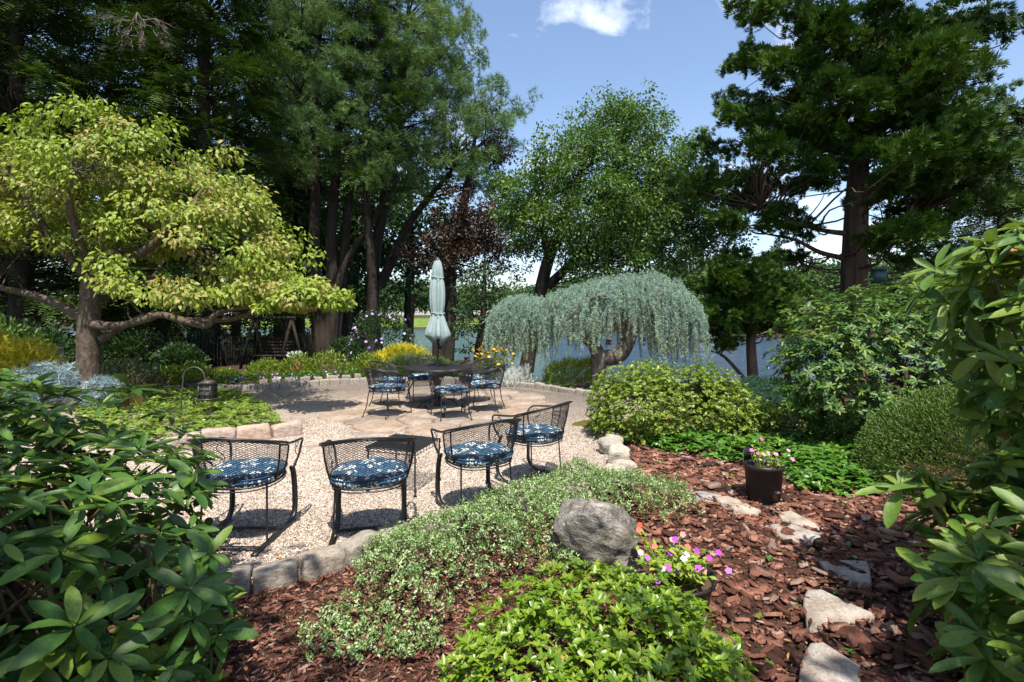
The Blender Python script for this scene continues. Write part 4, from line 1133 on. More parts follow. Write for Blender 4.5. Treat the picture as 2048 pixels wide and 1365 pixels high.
def tree(name, label, base, trunks, clumps, crad, per, tpl, L, lmat, bmat, mode='broad', wid=1.0, limb_r=.05, cat='tree', group=None, lsag=.05, flat=.5, lmin=1.0, pen=3.0, sub=None):
    """trunks: list of (points, radii). clumps: (n,3) centres, each gets a limb and a leaf cluster"""
    r = root(name, base, label, cat, group); mb = MB(); TP = []
    for pts, rad in trunks:
        P = smooth_path(pts, 5); tube(mb, P, np.interp(np.linspace(0, 1, len(P)), np.linspace(0, 1, len(rad)), rad), 10); TP.append(P)
    TP = np.concatenate(TP); clumps = np.asarray(clumps); n = len(clumps)
    for c in clumps:
        d = np.linalg.norm((TP - c) * np.array((1, 1, 1.0)), axis=1) + np.where(TP[:, 2] > c[2] - .15 * np.linalg.norm(TP[:, :2] - c[:2], axis=1), pen, 0) + np.where(TP[:, 2] < lmin, 6, 0)
        s = TP[np.argmin(d)]; limb(mb, s, c, limb_r, limb_r * .18, lsag, .8)
    link('trunk', mb.mesh('trunk', M[bmat], True), r)
    cr = np.broadcast_to(np.asarray(crad, float), (n,)); idx = np.repeat(np.arange(n), per); m = len(idx)
    d = rdir(m); rr = rng.random(m) ** .45; rad = cr[idx] * (.8 + .4 * rng.random(n))[idx]
    if sub:
        ns, sr = sub; sc_ = rdir(n * ns) * (rng.random(n * ns) ** .4)[:, None]; si = idx * ns + rng.integers(0, ns, m)
        P = clumps[idx] + sc_[si] * rad[:, None] * np.array((1, 1, flat)) + d * (rr * sr)[:, None]
    else: P = clumps[idx] + d * (rr * rad)[:, None] * np.array((1, 1, flat))
    tc = np.array((TP[:, 0].mean(), TP[:, 1].mean(), 0))
    outw = P - tc; outw[:, 2] = 0; outw = unit(outw)
    if mode == 'broad': D = unit(d * .7 + outw * .3 + rdir(m) * .6 - UP * .25); N = unit(UP * .8 + d * .4 + .7 * rdir(m))
    elif mode == 'droop': D = unit(d * .45 + outw * .35 + rdir(m) * .75 - UP * .5); N = unit(UP * .7 + outw * .3 + .6 * rdir(m) - np.array((0, .25, 0)))
    elif mode == 'spray': D = unit(outw * .55 + d * .5 + UP * .35 + rdir(m) * .35); N = unit(UP * .7 + rdir(m) * .8)
    elif mode == 'tuft': D = unit(d * .5 + UP * .55 + outw * .3 + .3 * rdir(m)); N = rdir(m)
    else: D = unit(outw * .8 + d * .45 - UP * .22 + rdir(m) * .2); N = unit(UP + .35 * rdir(m))
    mb = MB(); shade = np.repeat(rng.random(n), per)
    scatter(mb, tpl, P, D, N, L * rng.uniform(.65, 1.25, m), L * wid * rng.uniform(.75, 1.2, m), np.clip(shade * .5 + rng.random(m) * .5, 0, 1))
    link('crown', mb.mesh('crown', M[lmat]), r)
    return r

def sample_env(ells, n, dmin, seed=0, shellish=.35, zmin=-9):
    """clump centres spread through a union of ellipsoids, kept dmin apart"""
    E = np.array(ells, float); v = E[:, 3] * E[:, 4] * E[:, 5]; out = []; tries = 0; r = np.random.default_rng(seed)
    while len(out) < n and tries < n * 60:
        tries += 1; e = E[r.choice(len(E), p=v / v.sum())]; d = r.normal(size=3); d /= np.linalg.norm(d)
        p = e[:3] + d * e[3:] * r.random() ** shellish
        if p[2] > zmin and all(np.linalg.norm(p - q) > dmin for q in out): out.append(p)
    return np.array(out)

# ------------------------------------------------------------------ far shore
mb = MB(); P = []; S = []
for _ in range(95):
    X = rng.uniform(8, 75); Y = far_shore(X) + 2 + 26 * rng.random() ** 1.3; h = rng.uniform(7.0, 10.5) * (.9 + .1 * math.sin(X * .4)); z = float(gz(X, Y))
    for q in range(7): P.append((X + rng.normal(0, 1.6), Y + rng.normal(0, 1.6), z + h * rng.uniform(.25, .9))); S.append(h * .2)
for _ in range(125):
    X = rng.uniform(-75, 16); Y = far_shore(X) + 6 + 18 * rng.random(); h = rng.uniform(6.0, 9.0); z = float(gz(X, Y))
    for q in range(6): P.append((X + rng.normal(0, 1.5), Y + rng.normal(0, 1.5), z + h * rng.uniform(.25, .9))); S.append(h * .22)
P = np.array(P); S = np.array(S); idx = np.repeat(np.arange(len(P)), 75); d = rdir(len(idx), -.4)
scatter(mb, LEAF_SML, P[idx] + d * (S[idx] * rng.uniform(.7, 1.1, len(idx)))[:, None], unit(d + .8 * rdir(len(idx))), unit(d + UP * .6 + .4 * rdir(len(idx))), rng.uniform(.4, .8, len(idx)), rng.uniform(.5, .9, len(idx)), np.clip(np.repeat(rng.random(len(P)), 75) * .7 + .3 * rng.random(len(idx)), 0, 1))
tag(link('far_treeline', mb.mesh('far_treeline', M['l_far'])), 'hazy green woods along the far lake shore', kind='stuff')
M['wallwhite'] = plain_mat('white_siding', (.6, .6, .58), .8, 0, .05, 3); M['roofgrey'] = plain_mat('grey_shingle', (.12, .12, .13), .9, 0, .2, 4); M['winglass'] = plain_mat('window_glass', (.03, .04, .05), .1)
def house(label, x, y, w, d, h, rh):
    z = float(gz(x, y)); r = root('house', (x, y, z), label, 'house', world=False); mb = MB(); box(mb, (0, 0, h / 2), (w, d, h)); link('wall', mb.mesh('wall', M['wallwhite']), r, (0, 0, 0))
    mb = MB(); e = .4; V = [(-w / 2 - e, -d / 2 - e, h), (w / 2 + e, -d / 2 - e, h), (w / 2 + e, d / 2 + e, h), (-w / 2 - e, d / 2 + e, h), (-w / 2 - e, 0, h + rh), (w / 2 + e, 0, h + rh)]
    mb.add(V, [(0, 1, 5, 4), (2, 3, 4, 5), (1, 2, 5), (3, 0, 4), (0, 3, 2, 1)]); link('roof', mb.mesh('roof', M['roofgrey']), r, (0, 0, 0))
    for k in (-1, 0, 1):
        mb = MB(); box(mb, (k * w * .3, -d / 2 - .03, h * .55), (w * .16, .06, h * .45)); link('window', mb.mesh('window', M['winglass']), r, (0, 0, 0))
house('small grey roofed house among the trees across the lake', 37, 69.5, 4.4, 4, 2.4, 1.3)
house('low pale house on the far shore seen beside the umbrella', -11.2, 116, 4.2, 4, 1.9, 1.1)

# ------------------------------------------------------------------ trees
def conifer_clumps(cx, cy, z0, z1, r0, r1, nb, seed, k=3, bias=(0, 0), droop=.12, inner=.35):
    r = np.random.default_rng(seed); out = []
    for i in range(nb):
        t = (i + r.random()) / nb; z = z0 + (z1 - z0) * t; rad = (r0 + (r1 - r0) * t) * r.uniform(.75, 1.12); a = i * 2.39996 + r.uniform(-.4, .4)
        for q in range(k):
            f = inner + (1 - inner) * (q + .6) / k; out.append((cx + bias[0] * t + rad * f * math.cos(a) + r.normal(0, .12), cy + bias[1] * t + rad * f * math.sin(a) + r.normal(0, .12), z - droop * rad * f * f + r.normal(0, .1)))
    return np.array(out)
def xat(px, Y): return (px - 1024) / FPX * Y
HEM = [(40, 15.5, 'dark hemlock at the left edge rising behind the dogwood', .34, 17, 3.3), (228, 20.5, 'tall dark hemlock directly behind the dogwood trunk', .3, 18, 3.4), (412, 17.2, 'dark hemlock with an ivy covered trunk by the picket fence', .42, 17, 3.1),
       (560, 25.0, 'dark hemlock standing between the ivy covered trunk and the white pine', .35, 20, 3.2), (-70, 20, 'farther hemlock at the left edge of the view, half hidden', .3, 18, 3.5)]
for k, (px_, Y, lab, tr, H, rr) in enumerate(HEM):
    X = xat(px_, Y); b = (X, Y, -.1)
    cl = conifer_clumps(X, Y, 1.5 + .2 * k, H - 1, rr, rr * .45, 96, 40 + k, 3)
    tree('hemlock_tree', lab, b, [([(X, Y, -.3), (X + .05, Y, 4), (X - .1, Y, 9), (X, Y, H)], [tr, tr * .8, tr * .5, .04])], cl, .55, 26, FROND, .62, 'l_hem', 'bark_dark', 'frond', .8, .035, lsag=.04, flat=.4, group='hemlocks behind the garden')
# white pines
def pine(lab, X, Y, stems, ells, seed, n):
    cl = sample_env(ells, n, .95, seed, .42)
    tree('white_pine', lab, (X, Y, -.1), stems, cl, .95, 130, TUFT, .25, 'l_pine', 'bark_dark', 'tuft', 1.0, .05, lsag=-.05, flat=.5, lmin=3.5, sub=(8, .30))
X, Y = xat(652, 21.5), 21.5
pine('big white pine with a clump of several stems behind the fence', X, Y,
     [([(X, Y, -.3), (X - .25, Y, 1.4), (X - .5, Y, 4), (X - .45, Y, 8), (X - .2, Y, 15)], [.5, .36, .24, .19, .06]), ([(X + .1, Y, .2), (X + .3, Y, 2.5), (X + .25, Y - .1, 5), (X + .5, Y, 9), (X + .6, Y, 16)], [.4, .27, .22, .17, .06]),
      ([(X + .2, Y, 1.5), (X + .9, Y - .2, 3.8), (X + 2.1, Y - .4, 5.6), (X + 3.3, Y - .6, 7.4)], [.22, .15, .11, .05]), ([(X + .2, Y + .3, .2), (X + .6, Y + .4, 4), (X + 1.0, Y + .5, 9)], [.3, .22, .1])],
     [(X + .3, Y - .4, 12.6, 3.2, 2.8, 4.4), (X - .9, Y - .8, 8.6, 1.9, 1.6, 1.5), (X + 1.5, Y - .9, 8.2, 2.0, 1.6, 1.4)], 3, 95)
X, Y = xat(752, 23.5), 23.5
pine('second white pine reaching out toward the lake and the open sky', X, Y, [([(X, Y, -.3), (X - .1, Y, 4), (X + .8, Y, 9), (X + 1.6, Y, 17)], [.33, .27, .2, .05]), ([(X + .2, Y, 3), (X + 1.6, Y, 6), (X + 3.6, Y, 8.5)], [.25, .18, .08])],
     [(X + 2.2, Y - .6, 13, 2.7, 2.4, 4.4), (X + 3.0, Y - .6, 10.2, 3.4, 1.9, 1.9), (X + 5.6, Y - .8, 11.0, 1.5, 1.1, 1.0), (X + 4.6, Y - .6, 8.2, 1.7, 1.3, 1.1), (X + 1.0, Y - .8, 8.4, 1.8, 1.4, 1.2)], 5, 125)
# copper maple
X, Y = xat(882, 22.5), 22.5
tree('copper_maple', 'dark copper leaved maple behind the umbrella', (X, Y, -.6), [([(X, Y, -1), (X + .1, Y, 3), (X + .9, Y, 6), (X + 1.6, Y, 10)], [.42, .36, .24, .06]), ([(X + .3, Y - .2, -.8), (X + .5, Y - .2, 2.5), (X + .4, Y, 5)], [.3, .24, .12])],
     sample_env([(X + 1.4, Y, 5.4, 2.2, 1.9, 2.2), (X + 2.7, Y - .8, 5.2, 1.6, 1.3, 1.9), (X + 2.4, Y + 1, 9.4, .8, .9, 2.4), (X - .2, Y, 4.2, 1.6, 1.4, 1.0)], 120, .5, 11, .5), .58, 130, LEAF_SML, .15, 'l_maple', 'bark_dark', 'broad', .95, .03, lmin=2, sub=(8, .25))
# small layered tree by the water
X, Y = xat(948, 16.0), 16.0
tree('small_maple', 'small dark green tree with layered branches at the waterside', (X, Y, -.6), [([(X, Y, -.8), (X + .12, Y, .4), (X + .3, Y, 1.8), (X + .35, Y, 3.6)], [.15, .13, .1, .03])],
     np.concatenate([sample_env([(X + .35, Y, 1.6, 1.2, .9, .9), (X + .4, Y, 2.7, .9, .7, .7)], 34, .32, 21, .6), [W(915, 672, Y), W(925, 700, Y), W(945, 655, Y), W(1005, 690, Y), W(1020, 705, Y)]]), .33, 42, LEAF_MID, .13, 'l_dark', 'bark_dark', 'broad', 1.0, .02, lsag=.06, flat=.3, lmin=.3)
# oak
X, Y = xat(1046, 16.5), 16.5
tree('oak_tree', 'broad bright green oak behind the weeping cedar', (X, Y, -.7), [([(X, Y, -1.0), (X + .2, Y, .4), (X + .75, Y, 3.2), (X + 1.5, Y, 5.2), (X + 2.5, Y, 8.2)], [.30, .24, .21, .15, .03]), ([(X + .8, Y, 2.6), (X + 2.2, Y - .1, 3.9), (X + 4.2, Y, 5.4)], [.17, .12, .04]), ([(X + .9, Y, 3.4), (X + .5, Y, 5.2), (X + .4, Y, 7)], [.12, .09, .03])],
     sample_env([(3.2, Y, 5.5, 3.7, 2.6, 2.2), (3.2, Y, 7.5, 1.7, 1.5, 1.4), (4.9, Y, 7.0, 1.0, 1, 1.35), (5.9, Y, 4.6, 1.7, 1.7, 1.6), (.55, Y, 5.2, 1.1, 1.2, 1.7), (3.4, Y - 1, 3.7, 2.8, 1.5, .8)], 330, .44, 31, .40), .56, 210, LEAF_SML, .12, 'l_oak', 'bark_dark', 'broad', .9, .022, lsag=.03, flat=.8, lmin=2, sub=(9, .24))
# large hinoki
X, Y = xat(1712, 12.4), 12.4
rs = np.random.default_rng(77); HC = []; HT = [([(X, Y, -.2), (X - .02, Y, 1.2), (X - .04, Y, 2.8), (X + .04, Y, 4.8), (X + .15, Y, 6.8), (X + .3, Y, 9.1)], [.44, .33, .30, .25, .16, .04])]
for i in range(52):
    t = (i + .5) / 52; z = 2.95 + 5.9 * t ** .95; a = i * 2.39996 + rs.uniform(-.3, .3); ln = (4.2 - 2.4 * max(0, t - .4)) * rs.uniform(.72, 1.06); rise = rs.uniform(-.02, .30)
    if t < .08: ln *= .9
    for f in np.linspace(.42 if t < .3 else .3, 1.0, 6):
        HC.append((X + .1 * t + ln * f * math.cos(a) + rs.normal(0, .12), Y + ln * f * math.sin(a) * .8 + rs.normal(0, .12), z + rise * ln * f + rs.normal(0, .1)))
HC = np.concatenate([np.array(HC), sample_env([(X, Y - 1.3, 6.4, 1.6, .8, 2.4), (X + .3, Y - 1.8, 5.2, 1.3, .6, 1.0)], 30, .5, 78, .6)])
for pts in ([W(1700, 520, Y), W(1640, 505, Y), W(1590, 480, Y), W(1530, 468, Y)], [W(1698, 468, Y), W(1650, 462, Y), W(1590, 445, Y), W(1520, 415, Y)], [W(1725, 466, Y), W(1770, 452, Y), W(1830, 425, Y)]):
    HT.append((pts, [.075, .055, .04, .02]))
tree('hinoki_cypress', 'huge dark hinoki cypress with a thick reddish trunk', (X, Y, -.1), HT, HC, .46, 110, SPRAY, .18, 'l_hin', 'bark_red', 'spray', 1.0, .028, lsag=-.03, flat=.45, lmin=2.4, sub=(9, .15))
# small hinoki
X, Y = xat(1506, 11.6), 11.6
HC = np.concatenate([sample_env([(W(1490, 560, Y)[0], Y, W(0, 560, Y)[2], 1.05, .9, .55), (W(1475, 610, Y)[0], Y, W(0, 615, Y)[2], 1.2, .9, .4), (W(1545, 590, Y)[0], Y, W(0, 585, Y)[2], .7, .7, .5), (W(1480, 650, Y)[0], Y, W(0, 655, Y)[2], 1.0, .7, .3), (W(1430, 685, Y)[0], Y, W(0, 685, Y)[2], .55, .5, .22), (W(1560, 640, Y)[0], Y, W(0, 640, Y)[2], .5, .5, .25)], 88, .2, 51, .5)])
tree('hinoki_cypress', 'small hinoki cypress with tiered foliage between the cedar and the big hinoki', (X, Y, -.1), [([(X, Y, -.3), (X, Y, .2), (X - .05, Y, 1.0), (X - .1, Y, 2.7)], [.14, .125, .105, .03]), ([(X, Y, -.05), W(1450, 715, Y), W(1415, 700, Y)], [.05, .035, .015])],
     HC, .27, 90, SPRAY, .14, 'l_hin', 'bark_red', 'spray', 1.0, .022, lsag=-.02, flat=.6, lmin=.1, sub=(8, .11))
# conifer at the right edge
X, Y = xat(2010, 17), 17
tree('spruce_tree', 'blue green conifer showing at the right edge behind the hinoki', (X, Y, -.3), [([(X, Y, -.5), (X, Y, 5), (X, Y, 9.3)], [.3, .2, .04])], conifer_clumps(X, Y, 2.0, 8.5, 2.8, .8, 44, 91, 3), .55, 26, FROND, .6, 'l_jun', 'bark_dark', 'frond', .8, .03, flat=.4)
# dark wood behind the fence
for k, (X, Y) in enumerate([(-33, 33), (-26, 36), (-21, 31), (-15.5, 35), (-11, 33), (-7.6, 36.5), (-30, 25), (-24, 23.5), (-18.5, 40), (-13, 41)]):
    tree('forest_tree', 'dark tree in the wood behind the hemlocks and pines', (X, Y, -.2), [([(X, Y, -.4), (X + .2, Y, 6), (X, Y, 15)], [.4, .3, .08])],
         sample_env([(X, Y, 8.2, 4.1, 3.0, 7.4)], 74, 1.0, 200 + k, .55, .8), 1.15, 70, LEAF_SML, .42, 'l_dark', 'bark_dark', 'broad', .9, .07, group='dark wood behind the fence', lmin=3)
for k, (px_, Y) in enumerate([(320, 22), (740, 21), (598, 26), (470, 27)]):
    X = xat(px_, Y); H = 17
    tree('pine_tree', ['slender dark trunk standing left of the ivy covered hemlock', 'slim bare trunk between the white pine and the lilac shrub', 'thin dark trunk just left of the white pine stems', 'thin dark trunk behind the garden swing'][k], (X, Y, -.2), [([(X, Y, -.4), (X + .1, Y, 3), (X - .15, Y, 7), (X, Y, H)], [.27, .2, .15, .03])],
         conifer_clumps(X, Y, 6.5, H, 2.2, .8, 34, 300 + k, 2), .6, 24, FROND, .6, 'l_hem', 'bark_dark', 'frond', .8, .03, flat=.5)
# dead pale branch hanging in the hemlocks
mb = MB(); b0 = W(275, 25, 15.0)
def twigs(mb, p, d, L, r, lv):
    q = p + d * L; limb(mb, p, q, r, r * .5, -.06, .8, 4, 4)
    if lv > 0:
        for k in range(4): twigs(mb, p + d * L * rng.uniform(.35, 1.0), unit(d + .65 * rdir(1)[0] - UP * .15), L * rng.uniform(.45, .7), r * .5, lv - 1)
for d in ((.25, 0, -1.0), (-.35, 0, -.9), (.6, 0, -.7), (-.8, 0, -.35), (.9, 0, -.4)): twigs(mb, b0, unit(np.array(d)), .75, .016, 3)
tag(link('dead_branch', mb.mesh('dead_branch', M['deadtwig'], True)), 'bare pale dead branch hanging in the hemlock at the top', 'branch')

# ------------------------------------------------------------------ flowering dogwood
DY = 9.0; DX = xat(177, DY)
def D_(px_, py_, dy=0.0): return W(px_, py_, DY + dy)
dtr = [([(DX - .02, DY, -.3), (DX, DY, .25), D_(176, 720), D_(178, 640), D_(182, 560)], [.24, .19, .175, .17, .15]),
       ([D_(176, 640), D_(190, 650, -.1), D_(235, 652, -.15), D_(290, 640, -.2), D_(322, 630, -.2), D_(375, 645, -.25), D_(415, 652, -.3), D_(428, 632, -.3), D_(470, 618, -.3), D_(545, 612, -.3), D_(600, 595, -.3)], [.10, .085, .07, .065, .06, .055, .05, .045, .035, .03, .015]),
       ([D_(200, 680), D_(235, 660, .1), D_(300, 630, .3), D_(380, 640, .3), D_(460, 640, .1), D_(520, 618, 0), D_(560, 600, 0)], [.075, .06, .05, .045, .04, .03, .015]),
       ([D_(182, 560), D_(200, 540), D_(235, 530), D_(300, 495), D_(345, 450, -.1), D_(390, 400, -.1), D_(420, 360)], [.12, .10, .09, .075, .06, .04, .02]),
       ([D_(185, 570), D_(205, 515, .3), D_(270, 500, .6), D_(330, 490, .8), D_(400, 470, .9), D_(470, 480, 1.0)], [.09, .075, .06, .05, .035, .015]),
       ([D_(178, 560), D_(150, 525, -.2), D_(105, 480, -.3), D_(60, 410, -.4), D_(20, 350, -.4)], [.10, .085, .065, .05, .02]),
       ([D_(178, 560), D_(165, 500, -.4), D_(140, 420, -.7), D_(150, 340, -.9)], [.09, .07, .05, .02]),
       ([D_(172, 640), D_(140, 622, .1), D_(90, 598, .2), D_(20, 580, .3), D_(-80, 560, .4)], [.10, .085, .07, .06, .03]),
       ([D_(176, 600), D_(240, 590, 1.0), D_(300, 560, 1.8), D_(340, 500, 2.3)], [.08, .06, .045, .02])]
pd, nd_ = shell([(DX - .45, DY + .25, 2.65, 4.0, 1.65, 3.0), (DX + 2.1, DY, 2.6, 1.65, 1.3, 1.9)], 350, 1.95, (.42, 1.0), .22, 1.3, 4)
keep = ~((pd[:, 0] < DX + .7) & (pd[:, 2] < 2.9))
lowc = sample_env([(xat(612, 8.2), 8.2, 2.02, .60, .5, .22), (xat(560, 8.3), 8.3, 1.88, .40, .35, .14), (xat(655, 8.2), 8.2, 1.93, .3, .35, .17)], 34, .15, 61, .6)
dcl = np.concatenate([pd[keep], lowc]); drad = np.concatenate([np.full(keep.sum(), .40), np.full(len(lowc), .22)])
tree('dogwood_tree', 'spreading yellow green dogwood with gnarled mossy limbs beside the gravel', (DX, DY, -.1), dtr, dcl, drad, 118, LEAF_DOG, .094, 'l_dog', 'bark_dog', 'droop', .95, .012, lsag=-.05, flat=.5, lmin=1.4, pen=.4)

# ------------------------------------------------------------------ weeping blue cedar
CY = 11.6
ridge = np.array([(972, 650), (985, 615), (1010, 594), (1045, 588), (1090, 594), (1130, 578), (1180, 562), (1230, 550), (1300, 545), (1350, 560), (1378, 595), (1388, 640)], float)
cr_ = root('weeping_cedar', (xat(1195, CY), CY, -.05), 'weeping blue atlas cedar with a curtain of hanging branches', 'tree')
mb = MB()
def C_(px_, py_, dy=0.0): return W(px_, py_, CY + dy)
for pts, rad in [([C_(1196, 790), C_(1196, 760), C_(1198, 720), C_(1188, 692), C_(1165, 668), C_(1155, 630), C_(1150, 590)], [.17, .16, .18, .15, .12, .09, .05]),
                 ([C_(1200, 712), C_(1218, 716), C_(1240, 708), C_(1256, 680), C_(1266, 640), C_(1275, 600), C_(1290, 568)], [.15, .19, .19, .17, .14, .10, .05]),
                 ([C_(1150, 600), C_(1120, 600, .2), C_(1060, 608, .7), C_(1010, 622, .9), C_(988, 655, 1.0)], [.06, .05, .04, .03, .015]),
                 ([C_(1280, 570), C_(1330, 574), C_(1365, 608), C_(1378, 655)], [.06, .045, .03, .015]), ([C_(1270, 600), C_(1230, 585, -.4), C_(1180, 598, -.7), C_(1140, 630, -.9)], [.06, .045, .03, .015]),
                 ([C_(1280, 570), C_(1300, 572, .5), C_(1310, 590, 1.0)], [.05, .035, .015]), ([C_(1290, 575), C_(1310, 586, -.6), C_(1320, 620, -1.0)], [.05, .035, .015])]:
    P = smooth_path(pts, 5); tube(mb, P, np.interp(np.linspace(0, 1, len(P)), np.linspace(0, 1, len(rad)), rad), 10)
link('trunk', mb.mesh('trunk', M['bark_cedar'], True), cr_)
mbt = MB(); mbs = MB(); TPs, TDs, TTs = [], [], []
for s in range(1450):
    px_ = rng.uniform(974, 1387); dy = rng.normal(0, .55) * (1.0 if px_ > 1110 else .6); dy = max(-1.25, min(1.2, dy)); lob = 1.0 * max(0.0, min(1.0, (1130 - px_) / 110))
    topy = np.interp(px_, ridge[:, 0], ridge[:, 1]) - 4; z0 = CAMH - (topy - HOR) / FPX * CY; z0 -= .30 * (dy / .9) ** 2 + abs(rng.normal(0, .06)) + (.5 * rng.random() if rng.random() < .55 else 0)
    zend = CAMH - (rng.normal(672 if 1110 < px_ < 1285 else 698, 17) - HOR) / FPX * CY
    if 1195 < px_ < 1265 and dy < .3: zend += .15
    if rng.random() < .5: zend += rng.uniform(.1, .8)
    if z0 - zend < .15: zend = z0 - rng.uniform(.15, .4)
    p = np.array((xat(px_, CY), CY + dy + lob, z0)); out = np.array((rng.normal(0, .25) + .25 * np.sign(px_ - 1230), np.sign(dy) * .3 + rng.normal(0, .2), 0)); n = max(6, int((z0 - zend) / .03)); ln = z0 - zend
    t = np.arange(n) / (n - 1.0); sw = .02 * np.sin(t * 5 + rng.uniform(0, 6))
    P = p + out * (.35 * (1 - np.exp(-3 * t)))[:, None] * min(1, ln) + np.stack([sw, sw[::-1], .05 * np.sin(np.minimum(t * 6, 3.14)) - t * ln], -1)
    tube(mbs, P[::3] if n > 8 else P, .0035, 3, .5, False)
    TPs.append(P + rng.normal(0, .010, P.shape)); TDs.append(unit(rng.normal(0, 1, P.shape) + np.array((0, 0, -.2)))); TTs.append(np.clip(rng.normal(.25, .14) + .55 * np.clip((t - .62) / .38, 0, 1) ** 1.3 + rng.normal(0, .08, n), 0, 1))
    # side twigs near the top
    for q in range(2):
        k0 = rng.integers(0, max(1, n // 2)); m_ = rng.integers(4, 9); d = unit(np.array((rng.normal(), rng.normal(), -.9 - rng.random()))); PP = P[k0] + d * (np.arange(m_) * .028)[:, None]
        TPs.append(PP); TDs.append(rdir(m_)); TTs.append(np.clip(rng.normal(.25, .1, m_) + .1 * np.arange(m_) / m_, 0, 1))
TPs, TDs, TTs = np.concatenate(TPs), np.concatenate(TDs), np.concatenate(TTs)
scatter(mbt, TUFT_S, TPs, TDs, rdir(len(TPs)), rng.uniform(.038, .062, len(TPs)), None, TTs)
link('crown', mbt.mesh('crown', M['l_cedar']), cr_); link('hanging_twigs', mbs.mesh('hanging_twigs', M['twig']), cr_)
# ------------------------------------------------------------------ shrubs and flowers
# big rhododendron on the left, near the viewer
ellsL = [(-2.15, 2.15, .52, .90, .85, .62), (-1.72, 2.1, .40, .45, .55, .52), (-2.75, 2.75, .72, 1.0, .7, .62), (-1.8, 1.6, .25, .5, .5, .5), (-2.1, 2.7, .55, .68, .5, .55), (-3.6, 2.9, .7, .8, .8, .66), (-1.5, 2.2, .1, .36, .45, .40)]
P, N = shell(ellsL, 1050, .02, (.5, 1.04), .10, 2.6, 12)
qx, qy = pix(P); k = ~((qx > np.interp(qy, [740, 860, 900, 1000, 1100, 1280], [315, 375, 400, 400, 430, 445])) | (P[:, 1] < 1.05)); P, N = P[k], N[k]
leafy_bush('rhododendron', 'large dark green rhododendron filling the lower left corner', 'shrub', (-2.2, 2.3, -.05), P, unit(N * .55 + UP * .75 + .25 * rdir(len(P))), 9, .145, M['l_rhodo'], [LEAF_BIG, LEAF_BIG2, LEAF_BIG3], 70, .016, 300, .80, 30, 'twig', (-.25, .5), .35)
# big rhododendron on the right, near the viewer
ellsR = [(2.50, 2.4, 1.78, .34, .42, .36), (3.0, 2.6, 1.6, .55, .6, .6), (2.22, 2.1, .45, .36, .42, .40), (2.7, 2.25, .55, .55, .55, .55), (2.12, 2.62, .74, .14, .16, .10), (2.42, 2.55, .55, .28, .3, .22), (3.15, 2.6, 1.0, .5, .6, .9)]
P, N = shell(ellsR, 470, .04, (.74, 1.05), .10, 2.6, 22)
k = ~((pix(P)[0] < 1790) | (P[:, 1] < 1.0)); P, N = P[k], N[k]
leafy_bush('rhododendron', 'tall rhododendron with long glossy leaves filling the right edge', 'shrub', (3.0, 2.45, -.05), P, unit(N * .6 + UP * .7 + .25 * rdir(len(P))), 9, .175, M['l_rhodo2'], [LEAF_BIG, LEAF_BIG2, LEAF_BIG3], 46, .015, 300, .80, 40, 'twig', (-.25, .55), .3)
# dark rhododendron in the middle distance
ellsM = [(4.5, 6.3, 1.15, 1.15, .9, .95), (3.75, 6.0, .95, .55, .55, .45), (5.4, 6.5, 1.2, 1.1, .9, .95), (4.4, 6.0, .75, .9, .7, .6)]
P, N = shell(ellsM, 2900, .2, (.5, 1.05), .10, 2.4, 32)
leafy_bush('rhododendron', 'broad dark rhododendron on twisted stems in front of the big hinoki', 'shrub', (4.6, 6.4, -.05), P, unit(N * .6 + UP * .65 + .25 * rdir(len(P))), 8, .088, M['l_rhodo'], [LEAF_MID], 40, .03, 0, .72, 20, 'twig', (-.2, .6), .35)
# foreground azalea
ellsA = [(.30, 2.22, .10, .58, .42, .36), (.66, 2.12, .12, .32, .34, .34), (.10, 2.05, .05, .36, .32, .30), (.48, 2.5, .12, .45, .25, .30), (.45, 1.85, .08, .45, .25, .30)]
P, N = shell(ellsA, 1700, .03, (.62, 1.04), .05, 6.0, 42)
leafy_bush('azalea_shrub', 'bright green azalea in the foreground in front of the boulder and bowl', 'shrub', (.4, 2.2, -.05), P, unit(N * .4 + UP * .8 + .3 * rdir(len(P))), 8, .040, M['l_azalea'], [LEAF_MID], 90, .006, 300, .85, 110, 'twig', (.1, .95), .25)
P, N = shell([(-.42, 2.02, .0, .10, .1, .12)], 34, .0, (.5, 1.0), .02, 6, 43)
leafy_bush('azalea_shrub', 'small azalea sprout at the bottom edge left of the foreground azalea', 'shrub', (-.42, 2.02, -.05), P, unit(N * .3 + UP * .9), 8, .04, M['l_azalea'], [LEAF_MID], 10, .004, 0, 1.05, 0, 'twig', (.1, .9), .04)
# round azalea by the gravel
ellsB = [(2.02, 7.0, .45, .92, .75, .58), (2.6, 7.1, .40, .72, .7, .62), (1.75, 6.9, .25, .62, .55, .42), (2.9, 6.7, .30, .55, .55, .42)]
P, N = shell(ellsB, 6000, .03, (.30, 1.04), .10, 3.6, 52)
leafy_bush('azalea_shrub', 'wide rounded light green azalea at the right edge of the gravel', 'shrub', (2.2, 7.0, -.05), P, unit(N * .5 + UP * .7 + .35 * rdir(len(P))), 7, .046, M['l_azround'], [LEAF_SML], 70, .008, 0, .9, 0, 'twig', (.0, .8), .3)
# clipped yew dome
ellsY = [(4.62, 4.85, .12, 1.15, .95, .86)]
shrub('clipped_yew', 'neatly clipped yew dome beside the right rhododendron', 'shrub', (4.62, 4.85, -.05), ellsY, 60000, LEAF_SML, .034, M['l_yew'], .35, 0, .45, (.8, 1.0), .012, 5.0, -.05, .6)
